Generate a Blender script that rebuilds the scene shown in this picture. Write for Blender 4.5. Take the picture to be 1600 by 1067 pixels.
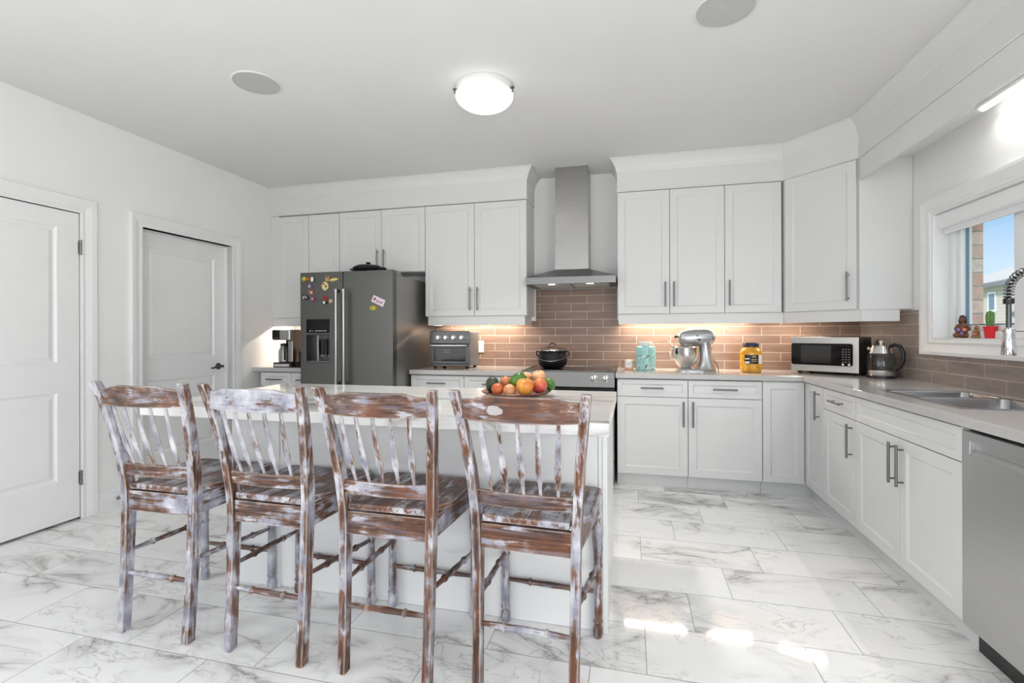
import bpy, bmesh, math, random
from mathutils import Vector, Matrix

for o in list(bpy.data.objects):
    bpy.data.objects.remove(o, do_unlink=True)
S = bpy.context.scene
C = S.collection
PI = math.pi
random.seed(7)

# ------------------------------------------------------------------ camera
cam_data = bpy.data.cameras.new('camera')
cam = bpy.data.objects.new('camera', cam_data)
C.objects.link(cam)
cam_data.sensor_width = 36.0
cam_data.lens = 755.0 / 1600 * 36.0
cam_data.shift_y = -13.1 / 1600
cam_data.clip_start = 0.05
cam_data.clip_end = 300
YAW, ROLL = math.radians(13.75), -0.003
cam.matrix_world = (Matrix.Translation((0, 0, 1.242)) @ Matrix.Rotation(YAW, 4, 'Z')
                    @ Matrix.Rotation(PI / 2, 4, 'X') @ Matrix.Rotation(ROLL, 4, 'Z'))
S.camera = cam

# ------------------------------------------------------------------ exposure
S.view_settings.view_transform = 'Standard'
S.view_settings.look = 'None'
S.view_settings.exposure = 0.0
S.view_settings.gamma = 1.0
S.view_settings.use_curve_mapping = False

# ------------------------------------------------------------------ sky
W = bpy.data.worlds.new('sky')
S.world = W
W.use_nodes = True
wn, wl = W.node_tree.nodes, W.node_tree.links
wn.clear()
tc = wn.new('ShaderNodeTexCoord')
sep = wn.new('ShaderNodeSeparateXYZ')
rmp = wn.new('ShaderNodeValToRGB')
cr = rmp.color_ramp
cr.elements[0].position = 0.0
cr.elements[0].color = (0.41, 0.46, 0.50, 1)
cr.elements[1].position = 1.0
cr.elements[1].color = (0.86, 0.88, 0.92, 1)
for p, c in ((0.10, (0.30, 0.40, 0.49, 1)), (0.19, (0.15, 0.285, 0.46, 1)), (0.27, (0.12, 0.255, 0.455, 1)), (0.45, (0.74, 0.79, 0.86, 1))):
    e = cr.elements.new(p)
    e.color = c
bg = wn.new('ShaderNodeBackground')
bg.inputs[1].default_value = 2.2
wo = wn.new('ShaderNodeOutputWorld')
wl.new(tc.outputs['Generated'], sep.inputs[0])
wl.new(sep.outputs['Z'], rmp.inputs[0])
wl.new(rmp.outputs[0], bg.inputs[0])
wl.new(bg.outputs[0], wo.inputs[0])


# ------------------------------------------------------------------ lights
def area(name, loc, rot, sx, sy, power, color=(1, 1, 1), spread=None):
    l = bpy.data.lights.new(name, 'AREA')
    l.shape = 'RECTANGLE'
    l.size, l.size_y, l.energy, l.color = sx, sy, power, color
    if spread:
        l.spread = spread
    o = bpy.data.objects.new(name, l)
    C.objects.link(o)
    o.location, o.rotation_euler = loc, rot
    return o


sun = bpy.data.lights.new('sun', 'SUN')
sun.energy, sun.angle, sun.color = 2.6, 0.01, (1, 0.96, 0.9)
so = bpy.data.objects.new('sun', sun)
C.objects.link(so)
so.rotation_euler = (math.radians(48), 0, math.radians(-62))     # from behind the house, onto the neighbour's wall
# added fill light at an invented rear opening, behind the camera
area('rear_fill_light', (0.1, -3.05, 1.1), (PI / 2 - 0.55, 0, 0), 2.9, 2.0, 44, (1.0, 0.985, 0.965))
# added fill light from the left, at an assumed opening behind the camera
area('left_fill_light', (-3.5, -1.2, 1.4), (0, -PI / 2 - 0.22, 0), 1.6, 2.2, 58, (1.0, 0.985, 0.965))
# added fill light from the right, brightens the left wall and doors
area('right_fill_light', (1.80, -1.4, 1.35), (0, PI / 2, -0.45), 1.5, 2.0, 78, (1.0, 0.985, 0.965))

# ------------------------------------------------------------------ materials
MATS = {}


def nmat(name):
    m = bpy.data.materials.new(name)
    m.use_nodes = True
    nt = m.node_tree
    return m, nt, nt.nodes['Principled BSDF']


def N(nt, typ, **kw):
    n = nt.nodes.new(typ)
    for k, v in kw.items():
        setattr(n, k, v)
    return n


def setin(nt, node, idx, v):
    if hasattr(v, 'is_linked') or isinstance(v, bpy.types.NodeSocket):
        nt.links.new(v, node.inputs[idx])
    else:
        node.inputs[idx].default_value = v


def M(nt, op, a, b=0.0, c=0.0, clamp=False):
    n = N(nt, 'ShaderNodeMath', operation=op, use_clamp=clamp)
    for i, v in enumerate((a, b, c)):
        setin(nt, n, i, v)
    return n.outputs[0]


def mixc(nt, fac, a, b):
    n = N(nt, 'ShaderNodeMix', data_type='RGBA')
    setin(nt, n, 0, fac)
    for i, v in ((6, a), (7, b)):
        if isinstance(v, tuple):
            n.inputs[i].default_value = (*v[:3], 1)
        else:
            nt.links.new(v, n.inputs[i])
    return n.outputs[2]


def noise(nt, vec, scale, detail=3.0, rough=0.55, dist=0.0):
    n = N(nt, 'ShaderNodeTexNoise')
    nt.links.new(vec, n.inputs['Vector'])
    n.inputs['Scale'].default_value = scale
    n.inputs['Detail'].default_value = detail
    n.inputs['Roughness'].default_value = rough
    n.inputs['Distortion'].default_value = dist
    return n.outputs[0]


def ramp(nt, fac, stops):
    n = N(nt, 'ShaderNodeValToRGB')
    r = n.color_ramp
    while len(r.elements) < len(stops):
        r.elements.new(0.5)
    for e, (p, c) in zip(r.elements, stops):
        e.position = p
        e.color = (*c, 1) if isinstance(c, tuple) else (c, c, c, 1)
    nt.links.new(fac, n.inputs[0])
    return n.outputs[0]


def objvec(nt, scale=(1, 1, 1), rnd=False):
    t = N(nt, 'ShaderNodeTexCoord')
    v = t.outputs['Object']
    if rnd:
        oi = N(nt, 'ShaderNodeObjectInfo')
        mm = N(nt, 'ShaderNodeVectorMath', operation='SCALE')
        mm.inputs[0].default_value = (7.3, 11.7, 5.1)
        nt.links.new(oi.outputs['Random'], mm.inputs['Scale'])
        ad = N(nt, 'ShaderNodeVectorMath', operation='ADD')
        nt.links.new(v, ad.inputs[0])
        nt.links.new(mm.outputs[0], ad.inputs[1])
        v = ad.outputs[0]
    mp = N(nt, 'ShaderNodeMapping')
    mp.inputs['Scale'].default_value = scale
    nt.links.new(v, mp.inputs['Vector'])
    return mp.outputs[0]


def bump(nt, bsdf, h, strength=0.1, dist=0.01):
    b = N(nt, 'ShaderNodeBump')
    b.inputs['Strength'].default_value = strength
    b.inputs['Distance'].default_value = dist
    nt.links.new(h, b.inputs['Height'])
    nt.links.new(b.outputs[0], bsdf.inputs['Normal'])


def plain(name, col, rough=0.5, metal=0.0, var=0.04, vs=6.0, coat=0.0, trans=0.0, ior=1.45, emis=None, es=0.0, alpha=None):
    """a single colour with a faint procedural variation"""
    m, nt, b = nmat(name)
    v = objvec(nt)
    n = noise(nt, v, vs, 2)
    lo = tuple(max(0, c * (1 - var)) for c in col)
    hi = tuple(min(1, c * (1 + var)) for c in col)
    nt.links.new(ramp(nt, n, [(0.3, lo), (0.7, hi)]), b.inputs['Base Color'])
    b.inputs['Roughness'].default_value = rough
    b.inputs['Metallic'].default_value = metal
    b.inputs['IOR'].default_value = ior
    b.inputs['Coat Weight'].default_value = coat
    b.inputs['Transmission Weight'].default_value = trans
    if emis:
        b.inputs['Emission Color'].default_value = (*emis, 1)
        b.inputs['Emission Strength'].default_value = es
    MATS[name] = m
    return m


def brushed(name, col, rough=0.3, axis='x', metal=1.0, amt=0.12):
    m, nt, b = nmat(name)
    sc = {'x': (3, 160, 160), 'z': (160, 160, 3), 'y': (160, 3, 160)}[axis]
    n = noise(nt, objvec(nt, sc), 2.0, 3)
    lo = tuple(c * (1 - amt) for c in col)
    hi = tuple(min(1, c * (1 + amt)) for c in col)
    nt.links.new(ramp(nt, n, [(0.3, lo), (0.7, hi)]), b.inputs['Base Color'])
    r = M(nt, 'MULTIPLY_ADD', n, 0.16, rough - 0.08)
    nt.links.new(r, b.inputs['Roughness'])
    b.inputs['Metallic'].default_value = metal
    MATS[name] = m
    return m


def glassy(name, col=(1, 1, 1), rough=0.0, weight=0.85):
    """thin clear glass: mostly see-through, with a gloss"""
    m = bpy.data.materials.new(name)
    m.use_nodes = True
    nt = m.node_tree
    nt.nodes.clear()
    out = N(nt, 'ShaderNodeOutputMaterial')
    tr = N(nt, 'ShaderNodeBsdfTransparent')
    tr.inputs[0].default_value = (*col, 1)
    gl = N(nt, 'ShaderNodeBsdfGlossy')
    gl.inputs['Roughness'].default_value = 0.02
    lw = N(nt, 'ShaderNodeLayerWeight')
    f5 = M(nt, 'POWER', lw.outputs['Facing'], 4.0)
    f2 = M(nt, 'MULTIPLY_ADD', f5, 0.55 * weight, 0.045 * weight, clamp=True)
    mx = N(nt, 'ShaderNodeMixShader')
    nt.links.new(f2, mx.inputs[0])
    nt.links.new(tr.outputs[0], mx.inputs[1])
    nt.links.new(gl.outputs[0], mx.inputs[2])
    nt.links.new(mx.outputs[0], out.inputs[0])
    MATS[name] = m
    return m


def emitter(name, col, strength):
    m, nt, b = nmat(name)
    b.inputs['Base Color'].default_value = (*col, 1)
    n = noise(nt, objvec(nt), 3.0, 1)
    s = M(nt, 'MULTIPLY_ADD', n, 0.05 * strength, strength)
    b.inputs['Emission Color'].default_value = (*col, 1)
    nt.links.new(s, b.inputs['Emission Strength'])
    MATS[name] = m
    return m


plain('wall_paint', (0.85, 0.85, 0.84), 0.6, var=0.012, vs=2)
plain('ceiling_paint', (0.76, 0.76, 0.757), 0.7, var=0.012, vs=2)
plain('trim_paint', (0.83, 0.83, 0.83), 0.38, var=0.01)
plain('door_paint', (0.84, 0.84, 0.84), 0.35, var=0.01)
plain('cabinet_paint', (0.70, 0.70, 0.695), 0.33, var=0.008)
plain('gap_shade', (0.16, 0.16, 0.16), 0.6)  # dark grey that stands for shade in the gaps between fronts
plain('island_paint', (0.74, 0.74, 0.735), 0.35, var=0.008)
plain('white_plastic', (0.85, 0.85, 0.84), 0.35, var=0.01)
plain('speaker_grille', (0.50, 0.50, 0.50), 0.7, var=0.05, vs=300)
plain('black_plastic', (0.012, 0.012, 0.013), 0.35)
plain('black_rubber', (0.02, 0.02, 0.02), 0.7)
plain('black_glass', (0.008, 0.007, 0.007), 0.06)
MATS['black_glass'].node_tree.nodes['Principled BSDF'].inputs['Specular IOR Level'].default_value = 0.25
plain('dark_window_glass', (0.022, 0.02, 0.02), 0.10)
plain('cast_iron', (0.008, 0.008, 0.009), 0.45, var=0.3, vs=90)
MATS['cast_iron'].node_tree.nodes['Principled BSDF'].inputs['Specular IOR Level'].default_value = 0.3
plain('cooktop_glass', (0.015, 0.016, 0.018), 0.04)
plain('chrome', (0.66, 0.66, 0.67), 0.08, 1.0)
plain('dark_chrome', (0.33, 0.33, 0.34), 0.2, 1.0)
plain('satin_nickel', (0.20, 0.198, 0.195), 0.34, 1.0)
plain('gunmetal', (0.10, 0.10, 0.105), 0.3, 1.0)
brushed('stainless_wide', (0.235, 0.232, 0.228), 0.3, 'x', 1.0, 0.06)
brushed('stainless_tall', (0.38, 0.37, 0.36), 0.3, 'x', 1.0, 0.05)
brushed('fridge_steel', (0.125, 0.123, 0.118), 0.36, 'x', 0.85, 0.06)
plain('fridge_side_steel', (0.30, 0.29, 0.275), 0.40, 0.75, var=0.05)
brushed('dishwasher_steel', (0.50, 0.50, 0.50), 0.33, 'x', 0.85, 0.05)
brushed('sink_steel', (0.36, 0.36, 0.37), 0.2, 'x', 1.0, 0.05)
plain('toaster_side', (0.17, 0.17, 0.175), 0.5, 0.2)
plain('stainless_bright', (0.41, 0.40, 0.385), 0.32, 1.0)
plain('knob_steel', (0.45, 0.45, 0.45), 0.25, 1.0)
plain('oven_grey', (0.09, 0.09, 0.092), 0.3, 0.9)
glassy('window_glass')
glassy('kettle_glass', (0.86, 0.88, 0.88), weight=1.0)
glassy('clear_plastic', (0.93, 0.93, 0.93), weight=0.9)
glassy('lid_glass', (0.93, 0.90, 0.86), weight=1.2)
plain('lamp_metal', (0.72, 0.72, 0.71), 0.3)
emitter('lamp_glow', (1.0, 0.975, 0.94), 1.35)
emitter('led_glow', (1.0, 0.97, 0.92), 4.5)
emitter('spot_glow', (1.0, 0.95, 0.85), 5.0)
emitter('strip_glow', (1.0, 0.85, 0.68), 3.0)
plain('blind_fabric', (0.83, 0.84, 0.86), 0.6, var=0.03, vs=30)
plain('vinyl', (0.86, 0.865, 0.87), 0.3, var=0.01)
plain('window_blue', (0.10, 0.20, 0.30), 0.3)
plain('turquoise_ceramic', (0.33, 0.60, 0.60), 0.25)
plain('cream_ceramic', (0.80, 0.80, 0.74), 0.25)
plain('navy_lid', (0.025, 0.022, 0.05), 0.35)
plain('label_black', (0.015, 0.012, 0.012), 0.4)
plain('label_white', (0.8, 0.8, 0.8), 0.5)
plain('label_gold', (0.38, 0.29, 0.12), 0.5)
plain('candle_wax', (0.86, 0.75, 0.62), 0.4)
plain('peach_pebble', (0.80, 0.42, 0.30), 0.35, var=0.35, vs=60)
plain('silver_paint', (0.48, 0.485, 0.50), 0.28, 0.75, coat=0.4)
plain('polished_steel', (0.72, 0.70, 0.68), 0.13, 1.0)
plain('red_pot', (0.72, 0.02, 0.03), 0.3)
plain('soil', (0.06, 0.04, 0.03), 0.9, var=0.4, vs=80)
plain('clay_skin', (0.17, 0.065, 0.03), 0.3, var=0.2, vs=30)
plain('clay_hair', (0.03, 0.015, 0.015), 0.35)
plain('clay_tan', (0.33, 0.17, 0.07), 0.35, var=0.35, vs=50)
plain('purple_flower', (0.25, 0.16, 0.55), 0.35)
plain('orange_flower', (0.75, 0.22, 0.12), 0.35)
plain('plate_wood', (0.17, 0.055, 0.03), 0.3, var=0.25, vs=20)
plain('stem_brown', (0.08, 0.045, 0.02), 0.7)
plain('siding_trim', (0.16, 0.18, 0.20), 0.6)
plain('grass_far', (0.2, 0.28, 0.12), 0.9, var=0.3, vs=2)
plain('spigot_grey', (0.23, 0.23, 0.23), 0.4)


# --- floor: 12x24 in. polished marble-look tile in a one-third stagger
def floor_mat():
    m, nt, b = nmat('marble_tile')
    t = N(nt, 'ShaderNodeTexCoord')
    sp = N(nt, 'ShaderNodeSeparateXYZ')
    nt.links.new(t.outputs['Object'], sp.inputs[0])
    x, y = sp.outputs[0], sp.outputs[1]
    v = M(nt, 'DIVIDE', M(nt, 'SUBTRACT', y, 2.430), 0.3052)
    k = M(nt, 'FLOOR', v)
    fv = M(nt, 'SUBTRACT', v, k)
    u = M(nt, 'DIVIDE', M(nt, 'SUBTRACT', M(nt, 'SUBTRACT', x, 0.462), M(nt, 'MULTIPLY', k, 0.2033)), 0.61)
    ku = M(nt, 'FLOOR', u)
    fu = M(nt, 'SUBTRACT', u, ku)
    # grout
    dv = M(nt, 'MULTIPLY', M(nt, 'MINIMUM', fv, M(nt, 'SUBTRACT', 1.0, fv)), 0.3052)
    du = M(nt, 'MULTIPLY', M(nt, 'MINIMUM', fu, M(nt, 'SUBTRACT', 1.0, fu)), 0.61)
    d = M(nt, 'MINIMUM', du, dv)
    g = M(nt, 'LESS_THAN', d, 0.0016)
    # per-tile vein field
    cmb = N(nt, 'ShaderNodeCombineXYZ')
    nt.links.new(ku, cmb.inputs[0])
    nt.links.new(k, cmb.inputs[1])
    wn_ = N(nt, 'ShaderNodeTexWhiteNoise', noise_dimensions='2D')
    nt.links.new(cmb.outputs[0], wn_.inputs['Vector'])
    off = N(nt, 'ShaderNodeVectorMath', operation='SCALE')
    nt.links.new(wn_.outputs['Color'], off.inputs[0])
    off.inputs['Scale'].default_value = 40.0
    ad = N(nt, 'ShaderNodeVectorMath', operation='ADD')
    nt.links.new(t.outputs['Object'], ad.inputs[0])
    nt.links.new(off.outputs[0], ad.inputs[1])
    mp = N(nt, 'ShaderNodeMapping')
    mp.inputs['Rotation'].default_value = (0, 0, 0.5)
    mp.inputs['Scale'].default_value = (1.0, 2.1, 1.0)
    nt.links.new(ad.outputs[0], mp.inputs['Vector'])
    vec = mp.outputs[0]
    n1 = noise(nt, vec, 1.7, 5, 0.55, 0.9)
    r1 = M(nt, 'ABSOLUTE', M(nt, 'SUBTRACT', n1, 0.5))
    v1 = ramp(nt, r1, [(0.0, 0.95), (0.010, 0.58), (0.045, 0.24), (0.14, 0.0)])
    n2 = noise(nt, vec, 4.2, 4, 0.6, 1.1)
    r2 = M(nt, 'ABSOLUTE', M(nt, 'SUBTRACT', n2, 0.5))
    v2 = ramp(nt, r2, [(0.0, 0.55), (0.010, 0.2), (0.03, 0.0)])
    msk = ramp(nt, noise(nt, vec, 1.2, 2), [(0.47, 0.0), (0.60, 1.0)])
    msk2 = ramp(nt, noise(nt, vec, 2.3, 2), [(0.45, 0.0), (0.62, 1.0)])
    vein = M(nt, 'ADD', M(nt, 'MULTIPLY', v1, msk), M(nt, 'MULTIPLY', v2, msk2), clamp=True)
    cloud = ramp(nt, noise(nt, vec, 1.1, 4), [(0.3, (0.84, 0.84, 0.838)), (0.7, (0.89, 0.89, 0.887))])
    c1 = mixc(nt, vein, cloud, (0.32, 0.31, 0.30))
    c2 = mixc(nt, g, c1, (0.33, 0.33, 0.33))
    nt.links.new(c2, b.inputs['Base Color'])
    b.inputs['Roughness'].default_value = 0.06
    bump(nt, b, noise(nt, objvec(nt), 3.0, 2), 0.02, 0.01)
    b.inputs['IOR'].default_value = 1.5
    MATS['marble_tile'] = m


floor_mat()


def slab_mat(name, base, veincol, rough, sc, vscale, mask=(0.5, 0.64), stretch=(1, 1, 1), width=0.03):
    m, nt, b = nmat(name)
    vec = objvec(nt, stretch)
    n1 = noise(nt, vec, vscale, 5, 0.55, 0.8)
    r1 = M(nt, 'ABSOLUTE', M(nt, 'SUBTRACT', n1, 0.5))
    v1 = ramp(nt, r1, [(0.0, 1.0), (width * 0.3, 0.5), (width, 0.12), (width * 3, 0.0)])
    msk = ramp(nt, noise(nt, vec, vscale * 0.7, 2), [(mask[0], 0.0), (mask[1], 1.0)])
    vein = M(nt, 'MULTIPLY', v1, msk)
    sp = ramp(nt, noise(nt, objvec(nt), sc, 2), [(0.35, tuple(c * 0.95 for c in base)), (0.65, base)])
    nt.links.new(mixc(nt, vein, sp, veincol), b.inputs['Base Color'])
    b.inputs['Roughness'].default_value = rough
    MATS[name] = m


slab_mat('quartz_taupe', (0.53, 0.508, 0.497), (0.64, 0.62, 0.61), 0.12, 60, 1.6, (0.5, 0.7))
slab_mat('quartz_marble', (0.80, 0.80, 0.785), (0.25, 0.24, 0.225), 0.10, 6, 1.3, (0.44, 0.62), (0.55, 2.2, 1.0), 0.05)


# --- backsplash tile: glossy taupe 3x12 in. running bond
def tile_mat(name, axis):
    m, nt, b = nmat(name)
    t = N(nt, 'ShaderNodeTexCoord')
    sp = N(nt, 'ShaderNodeSeparateXYZ')
    nt.links.new(t.outputs['Object'], sp.inputs[0])
    cx = sp.outputs[0] if axis == 'x' else sp.outputs[1]
    cm = N(nt, 'ShaderNodeCombineXYZ')
    nt.links.new(M(nt, 'ADD', cx, (1.305 + 0.3025 * 100.5) if axis == 'x' else (-3.637 + 0.3165 * 100.5)), cm.inputs[0])
    nt.links.new(M(nt, 'SUBTRACT', sp.outputs[2], 0.9145 - 0.0760 * 10), cm.inputs[1])
    br = N(nt, 'ShaderNodeTexBrick')
    br.offset, br.offset_frequency, br.squash = 0.5, 2, 1.0
    nt.links.new(cm.outputs[0], br.inputs['Vector'])
    br.inputs['Color1'].default_value = (0.225, 0.145, 0.112, 1) if axis == 'x' else (0.275, 0.232, 0.212, 1)  # right wall greyer: its cool light is put into the tile colour
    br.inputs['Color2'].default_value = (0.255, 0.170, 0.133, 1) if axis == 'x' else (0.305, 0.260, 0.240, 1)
    br.inputs['Mortar'].default_value = (0.56, 0.45, 0.38, 1)
    br.inputs['Scale'].default_value = 1.0
    br.inputs['Mortar Size'].default_value = 0.0022
    br.inputs['Mortar Smooth'].default_value = 0.1
    br.inputs['Brick Width'].default_value = 0.3025 if axis == 'x' else 0.3165
    br.inputs['Row Height'].default_value = 0.0760
    sc = (1.4, 9, 9) if axis == 'x' else (9, 1.4, 9)
    n = noise(nt, objvec(nt, sc), 3.0, 4)
    sh = ramp(nt, n, [(0.3, 0.84), (0.72, 1.12)])
    mu = N(nt, 'ShaderNodeMix', data_type='RGBA', blend_type='MULTIPLY')
    mu.inputs[0].default_value = 1.0
    nt.links.new(br.outputs['Color'], mu.inputs[6])
    nt.links.new(sh, mu.inputs[7])
    nt.links.new(mu.outputs[2], b.inputs['Base Color'])
    b.inputs['Roughness'].default_value = 0.22
    b.inputs['Specular IOR Level'].default_value = 0.35
    h = M(nt, 'ADD', M(nt, 'MULTIPLY', br.outputs['Fac'], -1.0), M(nt, 'MULTIPLY', noise(nt, objvec(nt), 9.0, 2), 0.8))
    bump(nt, b, h, 0.25, 0.003)
    MATS[name] = m


tile_mat('taupe_tile_x', 'x')
tile_mat('taupe_tile_y', 'y')


def brick_mat():
    m, nt, b = nmat('brick')
    t = N(nt, 'ShaderNodeTexCoord')
    sp = N(nt, 'ShaderNodeSeparateXYZ')
    nt.links.new(t.outputs['Object'], sp.inputs[0])
    cm = N(nt, 'ShaderNodeCombineXYZ')
    nt.links.new(M(nt, 'ADD', M(nt, 'ADD', sp.outputs[0], sp.outputs[1]), 20.0), cm.inputs[0])
    nt.links.new(M(nt, 'ADD', sp.outputs[2], 0.02), cm.inputs[1])
    br = N(nt, 'ShaderNodeTexBrick')
    nt.links.new(cm.outputs[0], br.inputs['Vector'])
    br.inputs['Color1'].default_value = (0.62, 0.35, 0.28, 1)
    br.inputs['Color2'].default_value = (0.74, 0.66, 0.60, 1)
    br.inputs['Mortar'].default_value = (0.33, 0.31, 0.29, 1)
    br.inputs['Scale'].default_value = 1.0
    br.inputs['Mortar Size'].default_value = 0.005
    br.inputs['Brick Width'].default_value = 0.70
    br.inputs['Row Height'].default_value = 0.086
    n = noise(nt, objvec(nt), 25.0, 4)
    mu = N(nt, 'ShaderNodeMix', data_type='RGBA', blend_type='MULTIPLY')
    mu.inputs[0].default_value = 1.0
    nt.links.new(br.outputs['Color'], mu.inputs[6])
    nt.links.new(ramp(nt, n, [(0.3, 0.8), (0.7, 1.15)]), mu.inputs[7])
    nt.links.new(mu.outputs[2], b.inputs['Base Color'])
    b.inputs['Roughness'].default_value = 0.85
    MATS['brick'] = m


brick_mat()


def stripes_mat(name, c1, c2, period, axis=2, thin=0.12, rough=0.7):
    m, nt, b = nmat(name)
    t = N(nt, 'ShaderNodeTexCoord')
    sp = N(nt, 'ShaderNodeSeparateXYZ')
    nt.links.new(t.outputs['Object'], sp.inputs[0])
    f = M(nt, 'FRACT', M(nt, 'DIVIDE', M(nt, 'ADD', sp.outputs[axis], 50.0), period))
    nt.links.new(mixc(nt, M(nt, 'LESS_THAN', f, thin), c1, c2), b.inputs['Base Color'])
    b.inputs['Roughness'].default_value = rough
    MATS[name] = m


stripes_mat('lap_siding', (0.58, 0.55, 0.49), (0.40, 0.38, 0.33), 0.2)
stripes_mat('roof_shingle', (0.36, 0.38, 0.37), (0.30, 0.32, 0.32), 0.25)
stripes_mat('hood_filter', (0.62, 0.60, 0.57), (0.40, 0.39, 0.37), 0.012, 0, 0.35, 0.4)


# --- the distressed stools: brown wood, rubbed-back white/lavender paint, pale tan worn edges
def wood_mat(name, axis, spot=None):
    m, nt, b = nmat(name)
    st = {'x': (1.3, 13, 13), 'y': (13, 1.3, 13), 'z': (13, 13, 1.3)}[axis]
    fine = {'x': (2.2, 46, 46), 'y': (46, 2.2, 46), 'z': (46, 46, 2.2)}[axis]
    oi = N(nt, 'ShaderNodeObjectInfo')
    osep = N(nt, 'ShaderNodeSeparateColor')
    nt.links.new(oi.outputs['Color'], osep.inputs[0])
    bias = M(nt, 'MULTIPLY', M(nt, 'SUBTRACT', osep.outputs[0], 0.5), 0.34)
    vs = objvec(nt, st, True)
    vf = objvec(nt, fine, True)
    v0 = objvec(nt, (1, 1, 1), True)
    grain = noise(nt, vf, 3.0, 4, 0.6)
    wood = ramp(nt, grain, [(0.25, (0.014, 0.006, 0.005)), (0.5, (0.050, 0.018, 0.010)), (0.75, (0.17, 0.060, 0.022))])
    warm = ramp(nt, noise(nt, v0, 6.0, 2), [(0.48, 0.0), (0.62, 0.8)])
    wood = mixc(nt, warm, wood, (0.13, 0.040, 0.012))
    a = noise(nt, vs, 2.6, 8, 0.70, 0.3)
    bl = noise(nt, v0, 9.0, 3, 0.6)
    p = M(nt, 'ADD', M(nt, 'ADD', M(nt, 'MULTIPLY', a, 0.62), M(nt, 'MULTIPLY', bl, 0.42)), M(nt, 'MULTIPLY', grain, 0.16))
    p = M(nt, 'ADD', p, bias)
    paint = ramp(nt, p, [(0.600, 0.0), (0.622, 0.65), (0.67, 0.96)])
    halo = ramp(nt, p, [(0.555, 0.0), (0.595, 0.8), (0.615, 0.0)])
    pc = ramp(nt, noise(nt, v0, 14.0, 3), [(0.32, (0.20, 0.20, 0.255)), (0.52, (0.37, 0.372, 0.43)), (0.72, (0.62, 0.62, 0.65))])
    col = mixc(nt, M(nt, 'MULTIPLY', halo, 0.55), wood, (0.27, 0.15, 0.085))
    haze = ramp(nt, noise(nt, vf, 1.3, 3), [(0.50, 0.0), (0.72, 0.42)])
    col = mixc(nt, haze, col, (0.26, 0.25, 0.31))
    col = mixc(nt, paint, col, pc)
    # worn arrises
    bev = N(nt, 'ShaderNodeBevel')
    bev.samples = 4
    bev.inputs['Radius'].default_value = 0.0065
    ge = N(nt, 'ShaderNodeNewGeometry')
    dt = N(nt, 'ShaderNodeVectorMath', operation='DOT_PRODUCT')
    nt.links.new(bev.outputs[0], dt.inputs[0])
    nt.links.new(ge.outputs['Normal'], dt.inputs[1])
    ed = ramp(nt, dt.outputs['Value'], [(0.88, 1.0), (0.992, 0.0)])
    ed = M(nt, 'MULTIPLY', ed, ramp(nt, noise(nt, v0, 16.0, 3), [(0.36, 0.35), (0.55, 1.0)]))
    col = mixc(nt, ed, col, (0.62, 0.53, 0.45))
    if spot:
        sx, sz, rx, rz = spot
        t = N(nt, 'ShaderNodeTexCoord')
        sp = N(nt, 'ShaderNodeSeparateXYZ')
        nt.links.new(t.outputs['Object'], sp.inputs[0])
        ex = M(nt, 'POWER', M(nt, 'ABSOLUTE', M(nt, 'DIVIDE', M(nt, 'SUBTRACT', sp.outputs[0], sx), rx)), 2.0)
        ez = M(nt, 'POWER', M(nt, 'ABSOLUTE', M(nt, 'DIVIDE', M(nt, 'SUBTRACT', sp.outputs[2], sz), rz)), 2.0)
        r = M(nt, 'ADD', M(nt, 'ADD', ex, ez), M(nt, 'MULTIPLY', M(nt, 'SUBTRACT', bl, 0.5), 3.0))
        r = M(nt, 'ADD', r, M(nt, 'MULTIPLY', M(nt, 'SUBTRACT', grain, 0.5), 1.6))
        col = mixc(nt, ramp(nt, r, [(0.70, 0.85), (1.15, 0.0)]), col, (0.42, 0.39, 0.39))
    nt.links.new(col, b.inputs['Base Color'])
    b.inputs['Roughness'].default_value = 0.42
    bump(nt, b, M(nt, 'ADD', grain, M(nt, 'MULTIPLY', paint, 0.6)), 0.15, 0.002)
    MATS[name] = m


for ax in 'xyz':
    wood_mat('distressed_' + ax, ax)
wood_mat('distressed_spot', 'x', (-0.075, 0.992, 0.030, 0.016))


def fruit_mat(name, stops, scale=(1, 1, 1), ns=3.0, rough=0.35, grad=0.0):
    m, nt, b = nmat(name)
    n = noise(nt, objvec(nt, scale), ns, 4, 0.6)
    if grad:
        t = N(nt, 'ShaderNodeTexCoord')
        sp = N(nt, 'ShaderNodeSeparateXYZ')
        nt.links.new(t.outputs['Object'], sp.inputs[0])
        n = M(nt, 'ADD', n, M(nt, 'MULTIPLY', sp.outputs[0], grad))
    nt.links.new(ramp(nt, n, stops), b.inputs['Base Color'])
    b.inputs['Roughness'].default_value = rough
    MATS[name] = m


fruit_mat('avocado_skin', [(0.3, (0.018, 0.030, 0.012)), (0.7, (0.05, 0.075, 0.03))], ns=40, rough=0.45)
fruit_mat('red_peach_skin', [(0.3, (0.42, 0.05, 0.02)), (0.7, (0.68, 0.20, 0.07))], ns=20)
fruit_mat('orange_peach_skin', [(0.3, (0.48, 0.10, 0.03)), (0.7, (0.70, 0.30, 0.11))], ns=18)
fruit_mat('pale_peach_skin', [(0.3, (0.55, 0.15, 0.06)), (0.7, (0.80, 0.45, 0.22))], ns=18)
fruit_mat('mango_green_skin', [(0.3, (0.035, 0.11, 0.012)), (0.55, (0.10, 0.25, 0.03)), (0.8, (0.40, 0.30, 0.06))], ns=10, grad=6)
fruit_mat('cream_apple_skin', [(0.35, (0.78, 0.50, 0.24)), (0.7, (0.75, 0.30, 0.16))], ns=18)
fruit_mat('yellow_apple_skin', [(0.38, (0.80, 0.42, 0.06)), (0.60, (0.70, 0.20, 0.04))], (1, 1, 0.4), 26)
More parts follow.
